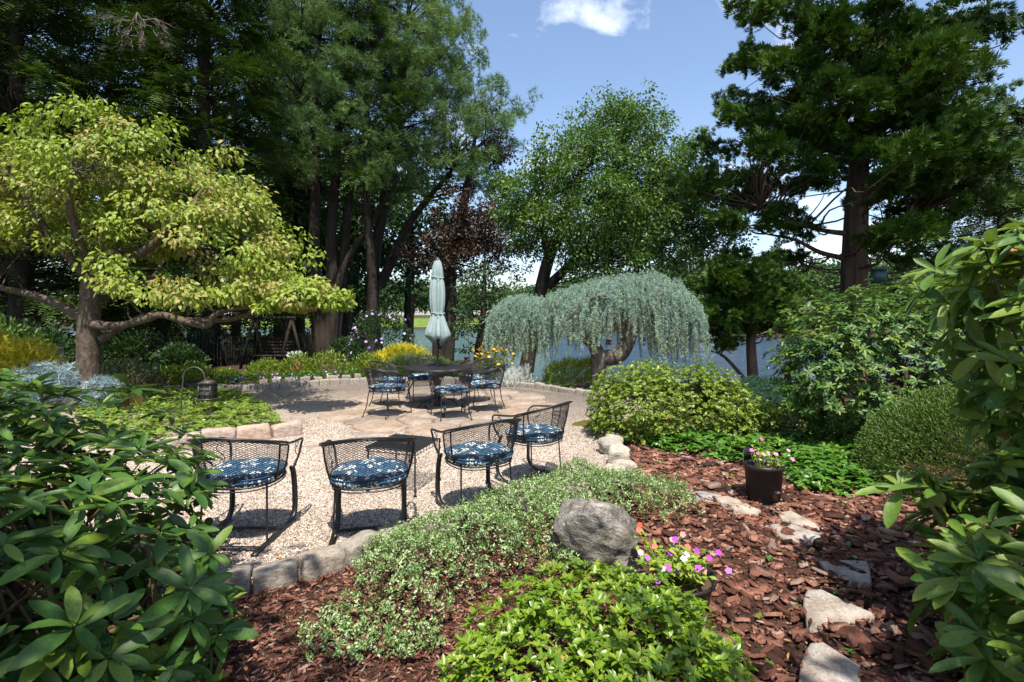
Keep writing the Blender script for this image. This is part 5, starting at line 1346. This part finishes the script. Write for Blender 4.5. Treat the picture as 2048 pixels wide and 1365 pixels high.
# ground covers (uncountable)
def in_px(poly, n, z=0.0):
    Q = np.array([G(*p) for p in poly]); lo, hi = Q.min(0), Q.max(0); P = np.stack([rng.uniform(lo[0], hi[0], n), rng.uniform(lo[1], hi[1], n), np.zeros(n)], -1)
    return P[inside(P, Q)], Q
def edge_dist(P, Q):
    d = np.full(len(P), 9.0)
    for a in range(len(Q)):
        A, B = Q[a, :2], Q[(a + 1) % len(Q), :2]; t = np.clip(((P[:, :2] - A) @ (B - A)) / max(1e-9, ((B - A) ** 2).sum()), 0, 1); d = np.minimum(d, np.linalg.norm(P[:, :2] - A - t[:, None] * (B - A), axis=1))
    return d
def ground_cover(name, label, poly, n, nl, L, h, mat, tpl=LEAF_MID, soft=.25, wid=1.0, lump=.03):
    P, Q = in_px(poly, n); e = np.clip(edge_dist(P, Q) / soft, 0, 1); P[:, 2] = h * np.sqrt(e) * rng.uniform(.55, 1.05, len(P)) + lumps(P, 3.0, lump, 3) * e
    A = unit(UP + .35 * rdir(len(P))); q, D, N, Ls, rid = rosettes(P, A, nl, L, (-.1, .5)); mb = MB(); scatter(mb, tpl, q, D, N, Ls, Ls * wid, np.clip(rng.random(len(P))[rid] * .7 + .3 * rng.random(len(q)), 0, 1))
    return tag(link(name, mb.mesh(name, mat, True)), label, kind='stuff')
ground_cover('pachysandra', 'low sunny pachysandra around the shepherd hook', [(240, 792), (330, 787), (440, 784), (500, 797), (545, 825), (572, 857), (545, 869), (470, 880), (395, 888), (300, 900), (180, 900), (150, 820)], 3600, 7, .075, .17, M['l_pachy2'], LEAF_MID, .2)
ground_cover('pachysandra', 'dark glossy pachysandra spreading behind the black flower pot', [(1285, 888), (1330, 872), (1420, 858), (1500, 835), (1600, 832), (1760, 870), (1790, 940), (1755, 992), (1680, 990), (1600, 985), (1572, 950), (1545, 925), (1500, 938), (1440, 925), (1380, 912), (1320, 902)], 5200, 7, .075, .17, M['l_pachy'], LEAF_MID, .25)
# variegated euonymus
ep = [(735, 1105), (800, 1078), (880, 1062), (950, 1022), (1060, 985), (1130, 965), (1200, 962), (1290, 978), (1385, 1000), (1402, 1035), (1340, 1058), (1265, 1062), (1270, 1100), (1180, 1140), (1120, 1160), (1000, 1180), (930, 1215), (880, 1262), (780, 1262), (700, 1235), (690, 1170)]
P, Q = in_px(ep, 9500); e = np.clip(edge_dist(P, Q) / .32, 0, 1); n = len(P)
H = .24 * np.sqrt(e) * (1 + lumps(P, 4.0, .25, 8)); P[:, 2] = np.maximum(H, .01) - .03; keepn = rng.random(n) < .35 + .65 * e; P = P[keepn]; n = len(P)
sx, sy = in_px([(590, 1262), (700, 1190), (760, 1200), (900, 1265), (860, 1310), (700, 1320), (610, 1300)], 420); sx[:, 2] = -.02; P = np.concatenate([P, sx]); n = len(P)
A = unit(UP * .8 + rdir(n) * .7); hl = rng.uniform(.05, .10, n); hl = np.where(rng.random(n) < .05, hl * 1.7, hl); QP, QD, QN, QT = [], [], [], []; nl = 9
for j in range(nl):
    f = (j // 2 + .6) / (nl / 2); h = unit(np.cross(A, rdir(n))); QP.append(P + A * (hl * f)[:, None]); QD.append(unit(h + A * .5)); QN.append(unit(A - h * .4 + .3 * rdir(n)))
mb = MB(); QP = np.concatenate(QP); scatter(mb, LEAF_SML, QP, np.concatenate(QD), np.concatenate(QN), rng.uniform(.016, .026, len(QP)), rng.uniform(.014, .022, len(QP)), np.clip(np.tile(rng.random(n), nl) * .35 + .65 * rng.random(len(QP)), 0, 1))
eo = tag(link('euonymus', mb.mesh('euonymus', M['l_euon'])), 'spreading variegated green and white euonymus around the boulder', kind='stuff')
mb = MB()
for q in range(0, n, 4): tube(mb, [P[q], P[q] + A[q] * hl[q]], .0015, 3, .5, False)
link('sprigs', mb.mesh('sprigs', M['twig']), eo)['kind'] = 'stuff'
# moss patches on the gravel
def mound(name, label, c, rx, ry, h, mat, seed):
    r = np.random.default_rng(seed); mb = MB(); n = 28; rows = []; w = 1 + .25 * np.sin(np.arange(n) / n * 6.283 * 3 + r.uniform(0, 6)) * .6 + r.uniform(-.08, .08, n)
    for s, z in ((1.0, .0), (.85, .55), (.55, .9), (.2, 1.0)):
        rows.append([(c[0] + rx * s * w[k] * math.cos(k / n * 6.283), c[1] + ry * s * w[k] * math.sin(k / n * 6.283), .003 + h * z * (1 + r.uniform(-.1, .1))) for k in range(n)])
    V = np.array(rows).reshape(-1, 3); i = np.arange(3)[:, None] * n; j = np.arange(n)[None, :]; k = (j + 1) % n
    mb.add(V, np.stack([i + j, i + k, i + n + k, i + n + j], -1).reshape(-1, 4)); mb.add(V[3 * n:], [list(range(n))])
    return tag(link(name, mb.mesh(name, mat, True)), label, kind='stuff')
mound('moss', 'flat olive moss patch on the gravel beside the round azalea', G(1190, 848), .36, .22, .03, M['moss'], 1)
mound('moss', 'second moss patch half under the round azalea', G(1225, 826), .3, .2, .03, M['moss'], 2)
M['rustmoss'] = plain_mat('rusty_moss', (.11, .055, .012), .95, 0, .5, 90, .1, .9)
mound('moss', 'rust coloured moss patch by the kerb behind the second chair', G(855, 1046), .17, .10, .012, M['rustmoss'], 3)

# fallen leaves on gravel and mulch
n = 260; Yl = rng.uniform(2.3, 9.5, n); Xl = rng.uniform(-.9, .75, n) * Yl; P = np.stack([Xl, Yl, np.where(inside(np.stack([Xl, Yl], -1), GPs), .012, .03)], -1)
mb = MB(); scatter(mb, LEAF_MID, P, rdir(n) * (1, 1, .15), unit(UP + .35 * rdir(n)), rng.uniform(.02, .05, n), rng.uniform(.02, .04, n))
tag(link('leaf_litter', mb.mesh('leaf_litter', M['f_dead'])), 'scattered dry fallen leaves', kind='stuff')
# tiny weeds between the chips
n = 46; Yl = rng.uniform(2.4, 5.6, n); Xl = rng.uniform(.25, .72, n) * Yl; P = np.stack([Xl, Yl, mulch_z(Xl, Yl) + .03], -1); q, D, N_, Ls, rid = rosettes(P, np.tile(UP, (n, 1)), 7, .035, (.0, .8))
mb = MB(); scatter(mb, LEAF_MID, q, D, N_, Ls); tag(link('weeds', mb.mesh('weeds', M['l_pachy'])), 'tiny green weeds sprouting in the mulch', kind='stuff')
# border behind the gravel: light green azaleas
for k, (px_, Y, w, h, lab) in enumerate([
    (338, 12.0, .45, .34, 'light green border azalea behind the handrails'), (392, 12.1, .42, .42, 'light green border azalea behind the dark planter box'), (452, 12.4, .4, .26, 'low border azalea to the right of the lantern'),
    (528, 13.0, .52, .40, 'light green border azalea in front of the garden swing'), (596, 13.2, .5, .50, 'border azalea beside the pink watering can'), (655, 13.3, .62, .55, 'largest light green border azalea in front of the white pine'),
    (738, 13.3, .42, .52, 'border azalea next to the golden cypress')]):
    X = xat(px_, Y); shrub('azalea_shrub', lab, 'shrub', (X, Y, -.05), [(X, Y, h * .35, w, w * .75, h * .85), (X + w * .5, Y - .1, h * .3, w * .6, w * .5, h * .6)], 1500, LEAF_SML, .085, M['l_azround'], .6, 10, .6, (.6, 1.04), .06, 5, group='azaleas in the far border')
shrub('variegated_holly', 'rounded pale edged holly beside the dogwood trunk', 'shrub', (xat(258, 10.9), 10.9, -.05), [(xat(252, 10.9), 10.9, .22, .62, .5, .46), (xat(290, 10.9), 10.8, .15, .35, .4, .35)], 3200, LEAF_SML, .075, leaf_mat('variegated_holly', [(.06, .10, .03), (.12, .15, .05), (.30, .31, .16)], .4, .2, .4), .4, 10, .7)
shrub('gold_cypress', 'bright golden thread cypress at the left edge', 'shrub', (xat(10, 9.6), 9.6, -.05), [(xat(10, 9.6), 9.6, .45, 1.0, .7, .72), (xat(-60, 9.6), 9.6, .6, .9, .7, .8)], 5200, FROND, .15, M['l_gold'], .25, 8, .8, (.7, 1.04), .08, 3, jit=.6)
shrub('blue_spruce', 'low silvery blue spruce behind the rhododendron on the left', 'shrub', (xat(100, 8.7), 8.7, -.05), [(xat(90, 8.7), 8.7, .42, .55, .45, .36), (xat(205, 8.6), 8.6, .30, .22, .25, .24)], 620, TUFT, .15, M['l_blue'], .55, 8, 1.3, (.6, 1.06), .08, 4)
shrub('juniper_shrub', 'small blue green juniper between the dogwood trunk and the pachysandra', 'shrub', (xat(235, 8.6), 8.6, -.05), [(xat(235, 8.6), 8.6, .1, .45, .35, .25)], 1500, TUFT, .06, M['l_jun'], .3, 0)
shrub('gold_cypress', 'low golden cypress behind the dining table', 'shrub', (xat(800, 14.2), 14.2, -.05), [(xat(806, 14.2), 14.2, .15, .78, .55, .60), (xat(770, 14.2), 14.2, .05, .45, .5, .45)], 3400, FROND, .17, M['l_gold'], .2, 6, .8, (.7, 1.04), .06, 3, jit=.6)
shrub('juniper_shrub', 'spreading green juniper in front of the golden cypress', 'shrub', (xat(835, 13.4), 13.4, -.05), [(xat(832, 13.4), 13.4, .05, .85, .5, .50), (xat(880, 13.4), 13.4, .0, .5, .4, .38)], 3600, FROND, .15, M['l_jun'], .2, 6, .8, (.7, 1.04), .05, 3, jit=.5)
rs_ = shrub('rose_of_sharon', 'lilac flowered rose of Sharon bush behind the border', 'shrub', (xat(768, 17.5), 17.5, -.1), [(xat(765, 17.5), 17.5, .8, 1.0, .8, 1.1), (xat(740, 17.5), 17.5, .45, .8, .7, .7), (xat(800, 17.5), 17.5, .5, .6, .6, .8)], 5200, LEAF_SML, .10, M['l_dark'], .2, 14, .7, (.55, 1.04), .12, 2.5)
def blossoms(rt, ells, n, size, mat, name='flower', zmin=0, up=.3):
    P, N = shell(ells, n, zmin, (1.0, 1.06), .03, 3, 5)
    me = None
    for k in range(len(P)):
        nrm = unit(N[k] + np.array((0, -.6, up)) + .4 * rdir(1)[0]); x = unit(np.cross(nrm, (0, .1, 1))); y = np.cross(nrm, x)
        if me is None or k % 6 == 0:
            b = MB(); a = np.arange(5) * 1.2566; D = np.stack([np.cos(a), np.sin(a), np.zeros(5)], -1); scatter(b, PETAL, np.zeros((5, 3)), D, np.tile(UP, (5, 1)), 1.0, 1.1, rng.random()); me = b.mesh(name, mat)
        o = bpy.data.objects.new(name, me); s = size * rng.uniform(.8, 1.2); o.parent = rt
        mt = Matrix(((x[0] * s, y[0] * s, nrm[0] * s, P[k][0]), (x[1] * s, y[1] * s, nrm[1] * s, P[k][1]), (x[2] * s, y[2] * s, nrm[2] * s, P[k][2]), (0, 0, 0, 1)))
        o.matrix_local = Matrix.Translation(-Vector(rt.location)) @ mt; COL.objects.link(o)
blossoms(rs_, [(xat(765, 17.5), 17.5, .8, 1.0, .8, 1.1), (xat(740, 17.5), 17.5, .45, .8, .7, .7)], 70, .045, M['f_lilac'], zmin=.3)
# low flowers along the edging stones
fl = root('bedding_flowers', G(600, 768), 'low lilac and pink bedding flowers behind the curved edging stones', 'flowers'); cx = np.linspace(440, 760, 33); ell = []
for q in cx:
    g = G(q, float(np.interp(q, [318, 500, 600, 700, 800], [778, 773, 767, 760.5, 759]))); ell.append((g[0], g[1] + .15, .10, .17, .16, .13))
P, N = shell(ell, 3600, -.02, (.5, 1.05), .03, 5, 9); mb = MB(); scatter(mb, LEAF_SML, P, unit(N + UP * .3 + .6 * rdir(len(P))), unit(UP + .6 * rdir(len(P))), rng.uniform(.04, .075, len(P)), rng.uniform(.03, .06, len(P))); tag(link('foliage', mb.mesh('foliage', M['l_pachy']), fl), kind='stuff')
blossoms(fl, ell, 64, .030, M['f_lilac'])
# yellow daisies, silver dusty miller, lime shrub
Y = 12.05; X = xat(981, Y); yf = root('yellow_daisies', (X, Y, -.05), 'tall clump of golden yellow daisies at the back of the gravel', 'flowers'); mb = MB(); mbl = MB(); heads = []
for k in range(75):
    b = np.array((X + rng.normal(0, .13), Y + rng.normal(0, .12), -.05)); t = np.array((X + rng.normal(0, .24), Y + rng.normal(0, .2), rng.uniform(.5, .92))); tube(mb, [b, b * .5 + t * .5 + rng.normal(0, .02, 3), t], .004, 4, rng.random(), False); heads.append(t)
    m_ = 14; f = rng.uniform(.15, .9, m_); PP = b + (t - b) * f[:, None]; scatter(mbl, LEAF_SML, PP, unit(rdir(m_) + UP * .2), unit(UP + .6 * rdir(m_)), rng.uniform(.05, .09, m_), rng.uniform(.03, .05, m_))
link('stems', mb.mesh('stems', M['l_azround']), yf); tag(link('foliage', mbl.mesh('foliage', M['l_pachy2']), yf), kind='stuff')
me = None
b = MB(); a = np.arange(10) * .6283; scatter(b, LEAF_SML, np.zeros((10, 3)), np.stack([np.cos(a), np.sin(a), np.full(10, .1)], -1), np.tile(UP, (10, 1)), 1.0, .7, .5); tube(b, [(0, 0, -.05), (0, 0, .12)], .22, 6, .0); me = b.mesh('flower', M['f_yellow'])
for t in heads[:66]:
    o = bpy.data.objects.new('flower', me); o.parent = yf; o.location = Vector(t) - Vector(yf.location); s = rng.uniform(.036, .055); o.scale = (s, s, s); o.rotation_euler = (rng.uniform(.1, .9), rng.uniform(-.4, .4), rng.uniform(0, 6)); COL.objects.link(o)
shrub('dusty_miller', 'silvery white dusty miller at the foot of the oak trunk', 'plant', (xat(1030, 11.85), 11.85, -.05), [(xat(1032, 11.85), 11.85, .12, .42, .28, .26), (xat(1012, 11.8), 11.8, .08, .22, .2, .18), (xat(1050, 11.9), 11.9, .15, .16, .2, .28)], 1500, FROND, .10, M['l_white'], .7, 0, .7, (.4, 1.05), .06, 5)
shrub('lime_shrub', 'yellow green shrub left of the weeping cedar trunk', 'shrub', (xat(1142, 12.5), 12.5, -.05), [(xat(1150, 12.5), 12.5, .12, .52, .42, .46), (xat(1112, 12.4), 12.4, .08, .3, .35, .36), (xat(1180, 12.6), 12.6, .2, .3, .35, .4)], 2800, FROND, .11, M['l_lime'], .6, 6, .7, (.6, 1.04), .08, 4)
ground_cover('border_greenery', 'low green planting along the far edging near the cedar', [(960, 764), (1060, 768), (1120, 774), (1200, 786), (1205, 794), (1110, 779), (1050, 771), (960, 765.5)], 500, 6, .06, .10, M['l_pachy'], LEAF_SML, .1)
shrub('wine_shrub', 'small wine red leaved shrub by the little lakeside fence', 'shrub', (xat(928, 13.8), 13.8, -.1), [(xat(928, 13.8), 13.8, .1, .3, .25, .3)], 420, LEAF_SML, .07, leaf_mat('wine_leaf', [(.05, .016, .016), (.10, .035, .03), (.16, .08, .05)], .5, .2, .3), .6, 8)
shrub('juniper_shrub', 'dark teal juniper mound at the foot of the small hinoki', 'shrub', (xat(1520, 9.6), 9.6, -.1), [(xat(1525, 9.6), 9.6, .05, .75, .5, .38), (xat(1490, 9.4), 9.4, .02, .4, .4, .3)], 4200, TUFT_S, .06, leaf_mat('teal_juniper', [(.02, .06, .035), (.035, .09, .05), (.06, .12, .07)], .6, .1, .2), .3, 0)
P, N = shell([(xat(1600, 6.6), 6.6, .25, .32, .3, .33), (xat(1560, 6.9), 6.9, .25, .3, .3, .32)], 60, .1, (.4, 1.0), .05, 5, 71)
leafy_bush('leucothoe', 'bronze and yellow green leucothoe among the pachysandra', 'shrub', (xat(1590, 6.7), 6.7, -.05), P, unit(N * .4 + UP * .8 + .3 * rdir(len(P))), 8, .085, leaf_mat('leucothoe_leaf', [(.09, .14, .02), (.17, .20, .03), (.26, .22, .05)], .4, .25, .4), [LEAF_MID], 26, .005, 0, .75, 0, 'twig', (.1, .9), .15)
shrub('dark_shrub', 'dark leafy shrub under the ivy covered trunk', 'shrub', (xat(365, 14.2), 14.2, -.1), [(xat(360, 14.2), 14.2, .2, .75, .5, .62)], 2200, LEAF_SML, .11, M['l_dark'], .3, 6)
shrub('lilac_shrub', 'dark evergreen bush between golden cypress and lilac flowers', 'shrub', (xat(705, 18.5), 18.5, -.1), [(xat(690, 18.5), 18.5, .3, .55, .5, .5)], 1200, LEAF_SML, .11, M['l_dark'], .3, 5)
for k, (px_, Y, w, h, lab) in enumerate([(60, 12.5, 1.2, 1.5, 'dark undergrowth shrub behind the golden cypress'), (255, 15.5, 1.1, 1.1, 'dark undergrowth shrub behind the holly'), (-30, 11.5, 1.2, 1.6, 'green leafy shrub at the left edge above the golden cypress')]):
    X = xat(px_, Y); shrub('undergrowth_shrub', lab, 'shrub', (X, Y, -.1), [(X, Y, h * .45, w, w * .8, h * .6)], 2600, LEAF_SML, .13, M['l_dark'] if k < 2 else M['l_oak'], .3, 8, .7, (.5, 1.05), .15, 2.2)
for k, (px_, Y, w, h) in enumerate([(150, 27, 2.6, 3.2), (330, 29, 2.6, 2.4), (480, 30, 2.4, 3.0), (-40, 24, 2.6, 3.4), (590, 33, 2.6, 3.2), (420, 34, 3.0, 3.6), (690, 38, 2.6, 3.0), (250, 33, 3.0, 3.8)]):
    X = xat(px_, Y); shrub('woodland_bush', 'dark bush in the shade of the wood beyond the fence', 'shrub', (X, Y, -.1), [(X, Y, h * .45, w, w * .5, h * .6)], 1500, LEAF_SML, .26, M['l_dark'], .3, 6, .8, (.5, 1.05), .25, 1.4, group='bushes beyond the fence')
# ivy on the hemlock trunk
X, Y = xat(412, 17.2), 17.2; n = 1500; a = rng.uniform(0, 6.283, n); z = rng.uniform(-.1, 3.2, n); mb = MB(); rr = .47 - .03 * z
P = np.stack([X + rr * np.cos(a), Y + rr * np.sin(a), z], -1); Nn = np.stack([np.cos(a), np.sin(a), np.full(n, .3)], -1); scatter(mb, LEAF_SML, P, unit(-UP + .5 * rdir(n)), Nn, rng.uniform(.09, .15, n), rng.uniform(.1, .16, n))
tag(link('ivy', mb.mesh('ivy', M['l_dark'])), 'ivy climbing the thick hemlock trunk by the fence', kind='stuff')

# ------------------------------------------------------------------ fence, swing and other small things
M['fencewood'] = plain_mat('black_fence_wood', (.014, .013, .012), .8, 0, .3, 12, .2, .3)
def fence(label, a, b, h, sp, pw, npost):
    a = np.array(a, float); b = np.array(b, float); L = np.hypot(*(b - a)[:2]); d = (b - a) / L; ang = math.atan2(d[1], d[0]); r = root('picket_fence', a, label, 'fence', world=False)
    V = np.array([(-pw / 2, -.011, 0), (pw / 2, -.011, 0), (pw / 2, .011, 0), (-pw / 2, .011, 0), (-pw / 2, -.011, h - .05), (pw / 2, -.011, h - .05), (pw / 2, .011, h - .05), (-pw / 2, .011, h - .05), (0, -.011, h), (0, .011, h)])
    mb = MB(); mb.add(V, [(0, 1, 5, 4), (2, 3, 7, 6), (1, 2, 6, 5), (3, 0, 4, 7), (4, 5, 8), (6, 7, 9), (5, 6, 9, 8), (7, 4, 8, 9)]); pk = mb.mesh('picket', M['fencewood'])
    n = int(L / sp)
    for k in range(n):
        p = d * (k + .5) * sp; o = bpy.data.objects.new('picket', pk); o.parent = r; o.location = p; o.rotation_euler = (0, 0, ang); o.scale = (1, 1, rng.uniform(.985, 1.015)); COL.objects.link(o)
    for z in (h * .25, h * .78):
        mb = MB(); bar(mb, [np.array((0, 0, z)) + np.array((-d[1], d[0], 0)) * .03, (b - a) + np.array((-d[1], d[0], 0)) * .03 + np.array((0, 0, z))], (0, 0, 1), .07, .03); link('rail', mb.mesh('rail', M['fencewood']), r, (0, 0, 0))
    for k in range(npost + 1):
        p = (b - a) * k / npost; mb = MB(); box(mb, (0, 0, h * .53), (.11, .11, h * 1.06), ang); o = link('post', mb.mesh('post', M['fencewood']), r, tuple(p + np.array((-d[1], d[0], 0)) * .09)); mb = MB(); box(mb, (0, 0, h * 1.06 + .017), (.14, .14, .03), ang); link('post_cap', mb.mesh('post_cap', M['fencewood']), o, (0, 0, 0))
F0 = (xat(300, 15.8), 15.8, -.08); F1 = (xat(450, 16.9), 16.9, -.08); F2 = (xat(575, 19.6), 19.6, -.08); F3 = (xat(730, 25.5), 25.5, -.1)
fence('black picket fence section left of and behind the ivy covered trunk', F0, F1, 1.02, .105, .045, 2)
fence('black picket fence section behind the garden swing', F1, F2, 1.02, .105, .045, 2)
fence('black picket fence section running away past the white pine toward the lake', F2, F3, 1.02, .115, .05, 3)
fence('short black picket fence at the lake edge behind the table', (xat(868, 17), 17, -.75), (xat(928, 14.6), 14.6, -.45), .8, .12, .05, 2)
M['oldwood'] = plain_mat('old_brown_wood', (.022, .016, .012), .85, 0, .35, 14, .2, .4)  # swing wood, its colour darkened to stand in for deep tree shade
sw = root('garden_swing', (xat(545, 16.2), 16.2, -.07), 'dark wooden A-frame garden swing in front of the picket fence', 'swing', world=False)
for x in (-.62, .62):
    for s in (-1, 1):
        mb = MB(); bar(mb, [(x + s * .34, s * .15, 0), (x - s * .0, 0, 1.62)], (0, 1, 0), .07, .07); link('leg', mb.mesh('leg', M['oldwood']), sw, (0, 0, 0))
mb = MB(); bar(mb, [(-.75, 0, 1.64), (.75, 0, 1.64)], (0, 1, 0), .09, .09); link('top_beam', mb.mesh('top_beam', M['oldwood']), sw, (0, 0, 0))
mb = MB(); box(mb, (0, 0, .42), (1.0, .45, .04)); link('seat', mb.mesh('seat', M['oldwood']), sw, (0, 0, 0))
for q in range(5):
    mb = MB(); box(mb, (0, .24 + .02 * q, .5 + q * .11), (1.0, .02, .085)); link('back_slat', mb.mesh('back_slat', M['oldwood']), sw, (0, 0, 0))
for x in (-.46, .46):
    mb = MB(); tube(mb, [(x, -.2, .44), (x, 0, 1.6)], .008, 4); tube(mb, [(x, .25, .7), (x, 0, 1.6)], .008, 4); link('chain', mb.mesh('chain', M['oldwood']), sw, (0, 0, 0))
# grey rail on posts at the left
M['greywood'] = plain_mat('weathered_grey_wood', (.26, .27, .28), .85, 0, .2, 10, .2, .3)
gr = root('wooden_railing', (xat(95, 11.2), 11.2, -.07), 'weathered grey wooden railing behind the golden cypress', 'railing', world=False)
mb = MB(); bar(mb, [(-.9, -.9, .98), (.36, .0, 1.0)], (1, -.8, 0), .2, .05); link('top_rail', mb.mesh('top_rail', M['greywood']), gr, (0, 0, 0))
for p in ((.02, -.22), (.31, -.02)):
    mb = MB(); box(mb, (p[0], p[1], .485), (.11, .11, .97), .6); link('post', mb.mesh('post', M['greywood']), gr, (0, 0, 0))
# dark planter box
pb = root('planter_box', G(386, 783), 'dark trough planter with small flowers by the edging stones', 'planter', world=False); mb = MB()
for c_, s_ in (((0, -.11, .11), (.36, .02, .22)), ((0, .11, .11), (.36, .02, .22)), ((-.17, 0, .11), (.02, .2, .22)), ((.17, 0, .11), (.02, .2, .22)), ((0, 0, .02), (.33, .2, .03))): box(mb, c_, s_)
link('trough', mb.mesh('trough', M['pot']), pb, (0, 0, 0)); mb = MB(); box(mb, (0, 0, .18), (.32, .2, .03)); link('soil', mb.mesh('soil', M['pottingsoil']), pb, (0, 0, 0))
P, N = solid((0, 0, .27), (.2, .13, .12), 420); mb = MB(); scatter(mb, LEAF_SML, P, unit(N + UP), unit(UP + .5 * rdir(420)), .05, .035); tag(link('foliage', mb.mesh('foliage', M['l_azround']), pb, (0, 0, 0)), kind='stuff')
# pink watering can with white flowers behind the border
M['pinkpaint'] = plain_mat('dusty_red_paint', (.38, .06, .09), .5, 0, .1, 10)
wcn = root('watering_can', (xat(592, 14.4), 14.4, -.07), 'small red watering can planted with white flowers in the border', 'watering can', world=False)
mb = MB(); lathe(mb, [(0, 0), (.13, 0), (.14, .02), (.13, .34), (.12, .35)], 18); mb.v = [v + np.array((0, 0, .1)) for v in mb.v]; link('can_body', mb.mesh('can_body', M['pinkpaint'], True), wcn, (0, 0, 0))
mb = MB(); tube(mb, [(.1, 0, .2), (.22, 0, .3), (.33, 0, .46)], [.035, .025, .02], 8); link('spout', mb.mesh('spout', M['pinkpaint'], True), wcn, (0, 0, 0))
mb = MB(); tube(mb, smooth_path([(-.12, 0, .2), (-.24, 0, .3), (-.2, 0, .44), (-.1, 0, .44)], 4), .012, 6); link('handle', mb.mesh('handle', M['pinkpaint'], True), wcn, (0, 0, 0))
P, N = solid((0, 0, .56), (.2, .18, .12), 260); mb = MB(); scatter(mb, LEAF_SML, P, unit(N + UP * .5), rdir(260), .05, .05); tag(link('foliage', mb.mesh('foliage', M['l_pachy']), wcn, (0, 0, 0)), kind='stuff')
P, N = solid((0, -.05, .6), (.22, .18, .10), 26, .1); mb = MB(); scatter(mb, PETAL, np.repeat(P, 5, 0), np.tile(np.stack([np.cos(np.arange(5) * 1.2566), np.zeros(5), np.sin(np.arange(5) * 1.2566)], -1), (26, 1)), np.tile((0, -1.0, .3), (130, 1)), .035, .04); link('blossoms', mb.mesh('blossoms', M['l_white']), wcn, (0, 0, 0))['kind'] = 'stuff'
# flagpole by the water
M['whitepaint'] = plain_mat('white_paint', (.72, .72, .7), .5, 0, .05, 8)
m, nt, out = mat_new('flag_cloth'); tc = nt.nodes.new('ShaderNodeTexCoord'); sp_ = nt.nodes.new('ShaderNodeSeparateXYZ'); nt.links.new(tc.outputs['UV'], sp_.inputs[0])
at = nt.nodes.new('ShaderNodeAttribute'); at.attribute_name = 'tint'
c = ramp(nt, at.outputs['Fac'], [(0, (.55, .03, .04)), (.45, (.55, .03, .04)), (.5, (.7, .68, .66)), (.8, (.7, .68, .66)), (.85, (.03, .05, .18)), (1, (.03, .05, .18))]); principled(nt, out, c, .8)
FX, FY = xat(1388, 18.2), 18.2; fpz = float(gz(FX, FY)); fp = root('flagpole', (FX, FY, fpz), 'white flagpole with a limp red and white flag at the waterside', 'flagpole', world=False)
mb = MB(); tube(mb, [(0, 0, 0), (0, 0, 2.2 - fpz)], .035, 8); link('pole', mb.mesh('pole', M['whitepaint'], True), fp, (0, 0, 0)); mb = MB(); lathe(mb, [(0, -.05), (.04, -.03), (.05, 0), (.04, .03), (0, .05)], 10); mb.v = [v + np.array((0, 0, 2.23 - fpz)) for v in mb.v]; link('ball', mb.mesh('ball', M['whitepaint'], True), fp, (0, 0, 0))
mb = MB(); nx_, nz_ = 13, 9; V = []
for q in range(nz_ + 1):
    for k in range(nx_ + 1): V.append((.03 + .014 * k + .01 * q, .05 * math.sin(k * 1.5) - .02, 1.62 - fpz - q * .085 - .02 * k))
i = np.arange(nz_)[:, None] * (nx_ + 1); j = np.arange(nx_)[None, :]; Fq = np.stack([i + j, i + j + 1, i + nx_ + 2 + j, i + nx_ + 1 + j], -1).reshape(-1, 4)
mb.add(V, Fq, np.array([(.95 if (k < 5 and q < 4) else (.2 if q % 2 == 0 else .65)) for q in range(nz_ + 1) for k in range(nx_ + 1)])); link('flag', mb.mesh('flag', m, True), fp, (0, 0, 0))
# birdhouses
bh = root('birdhouse', W(1217, 690, 11.5), 'small brown wooden feeder hanging inside the weeping cedar', 'bird feeder', world=False); mb = MB(); box(mb, (0, 0, .05), (.11, .1, .1)); link('box_body', mb.mesh('box_body', M['twig']), bh, (0, 0, 0)); mb = MB(); box(mb, (0, 0, .115), (.16, .14, .02)); tube(mb, [(0, 0, .12), (0, 0, .7)], .003, 4); link('roof', mb.mesh('roof', M['twig']), bh, (0, 0, 0))
M['greenpaint'] = plain_mat('dark_green_paint', (.012, .05, .05), .5, 0, .1, 8)
bh = root('birdhouse', W(1757, 566, 10.3), 'dark teal nest box on a post beside the hinoki trunk', 'nest box', world=False); mb = MB(); box(mb, (0, 0, .13), (.2, .2, .26)); tube(mb, [(0, 0, 0), (0, 0, -2.4)], .03, 6); link('box_body', mb.mesh('box_body', M['greenpaint']), bh, (0, 0, 0)); mb = MB(); box(mb, (0, 0, .275), (.26, .27, .03)); link('roof', mb.mesh('roof', M['greenpaint']), bh, (0, 0, 0))
# tree standing behind the viewer, whose outer twigs dapple the left foreground with shade
X, Y = -5.2, -2.6
tree('shade_tree', 'tree behind the viewer whose outer twigs dapple the near kerb with shade', (X, Y, -.1), [([(X, Y, -.3), (X + .1, Y, 3), (X + .8, Y + .6, 5.5), (X + 1.5, Y + 1, 8)], [.22, .18, .13, .04])],
     sample_env([(-3.4, -1.1, 5.8, 2.2, 1.2, 1.0), (-1.7, -.65, 5.3, 1.2, .7, .5), (-1.9, .8, 5.3, .7, .4, .4)], 84, .36, 400, .6), .46, 95, LEAF_SML, .16, 'l_oak', 'bark_grey', 'broad', .85, .03, lmin=3)
X, Y = 4.6, -3.0
tree('shade_tree', 'tree behind the viewer on the right whose twigs dapple the mulch path with shade', (X, Y, -.1), [([(X, Y, -.3), (X - .1, Y, 3), (X - .8, Y + .6, 5.5), (X - 1.5, Y + 1, 8)], [.22, .18, .13, .04])],
     sample_env([(2.6, -.9, 5.4, 1.2, .6, .7), (1.4, -.45, 5.2, .7, .35, .4)], 24, .45, 401, .5), .42, 50, LEAF_SML, .16, 'l_oak', 'bark_grey', 'broad', .85, .03, lmin=3)
for o in bpy.data.objects:
    if '_w' in o.keys(): del o['_w']
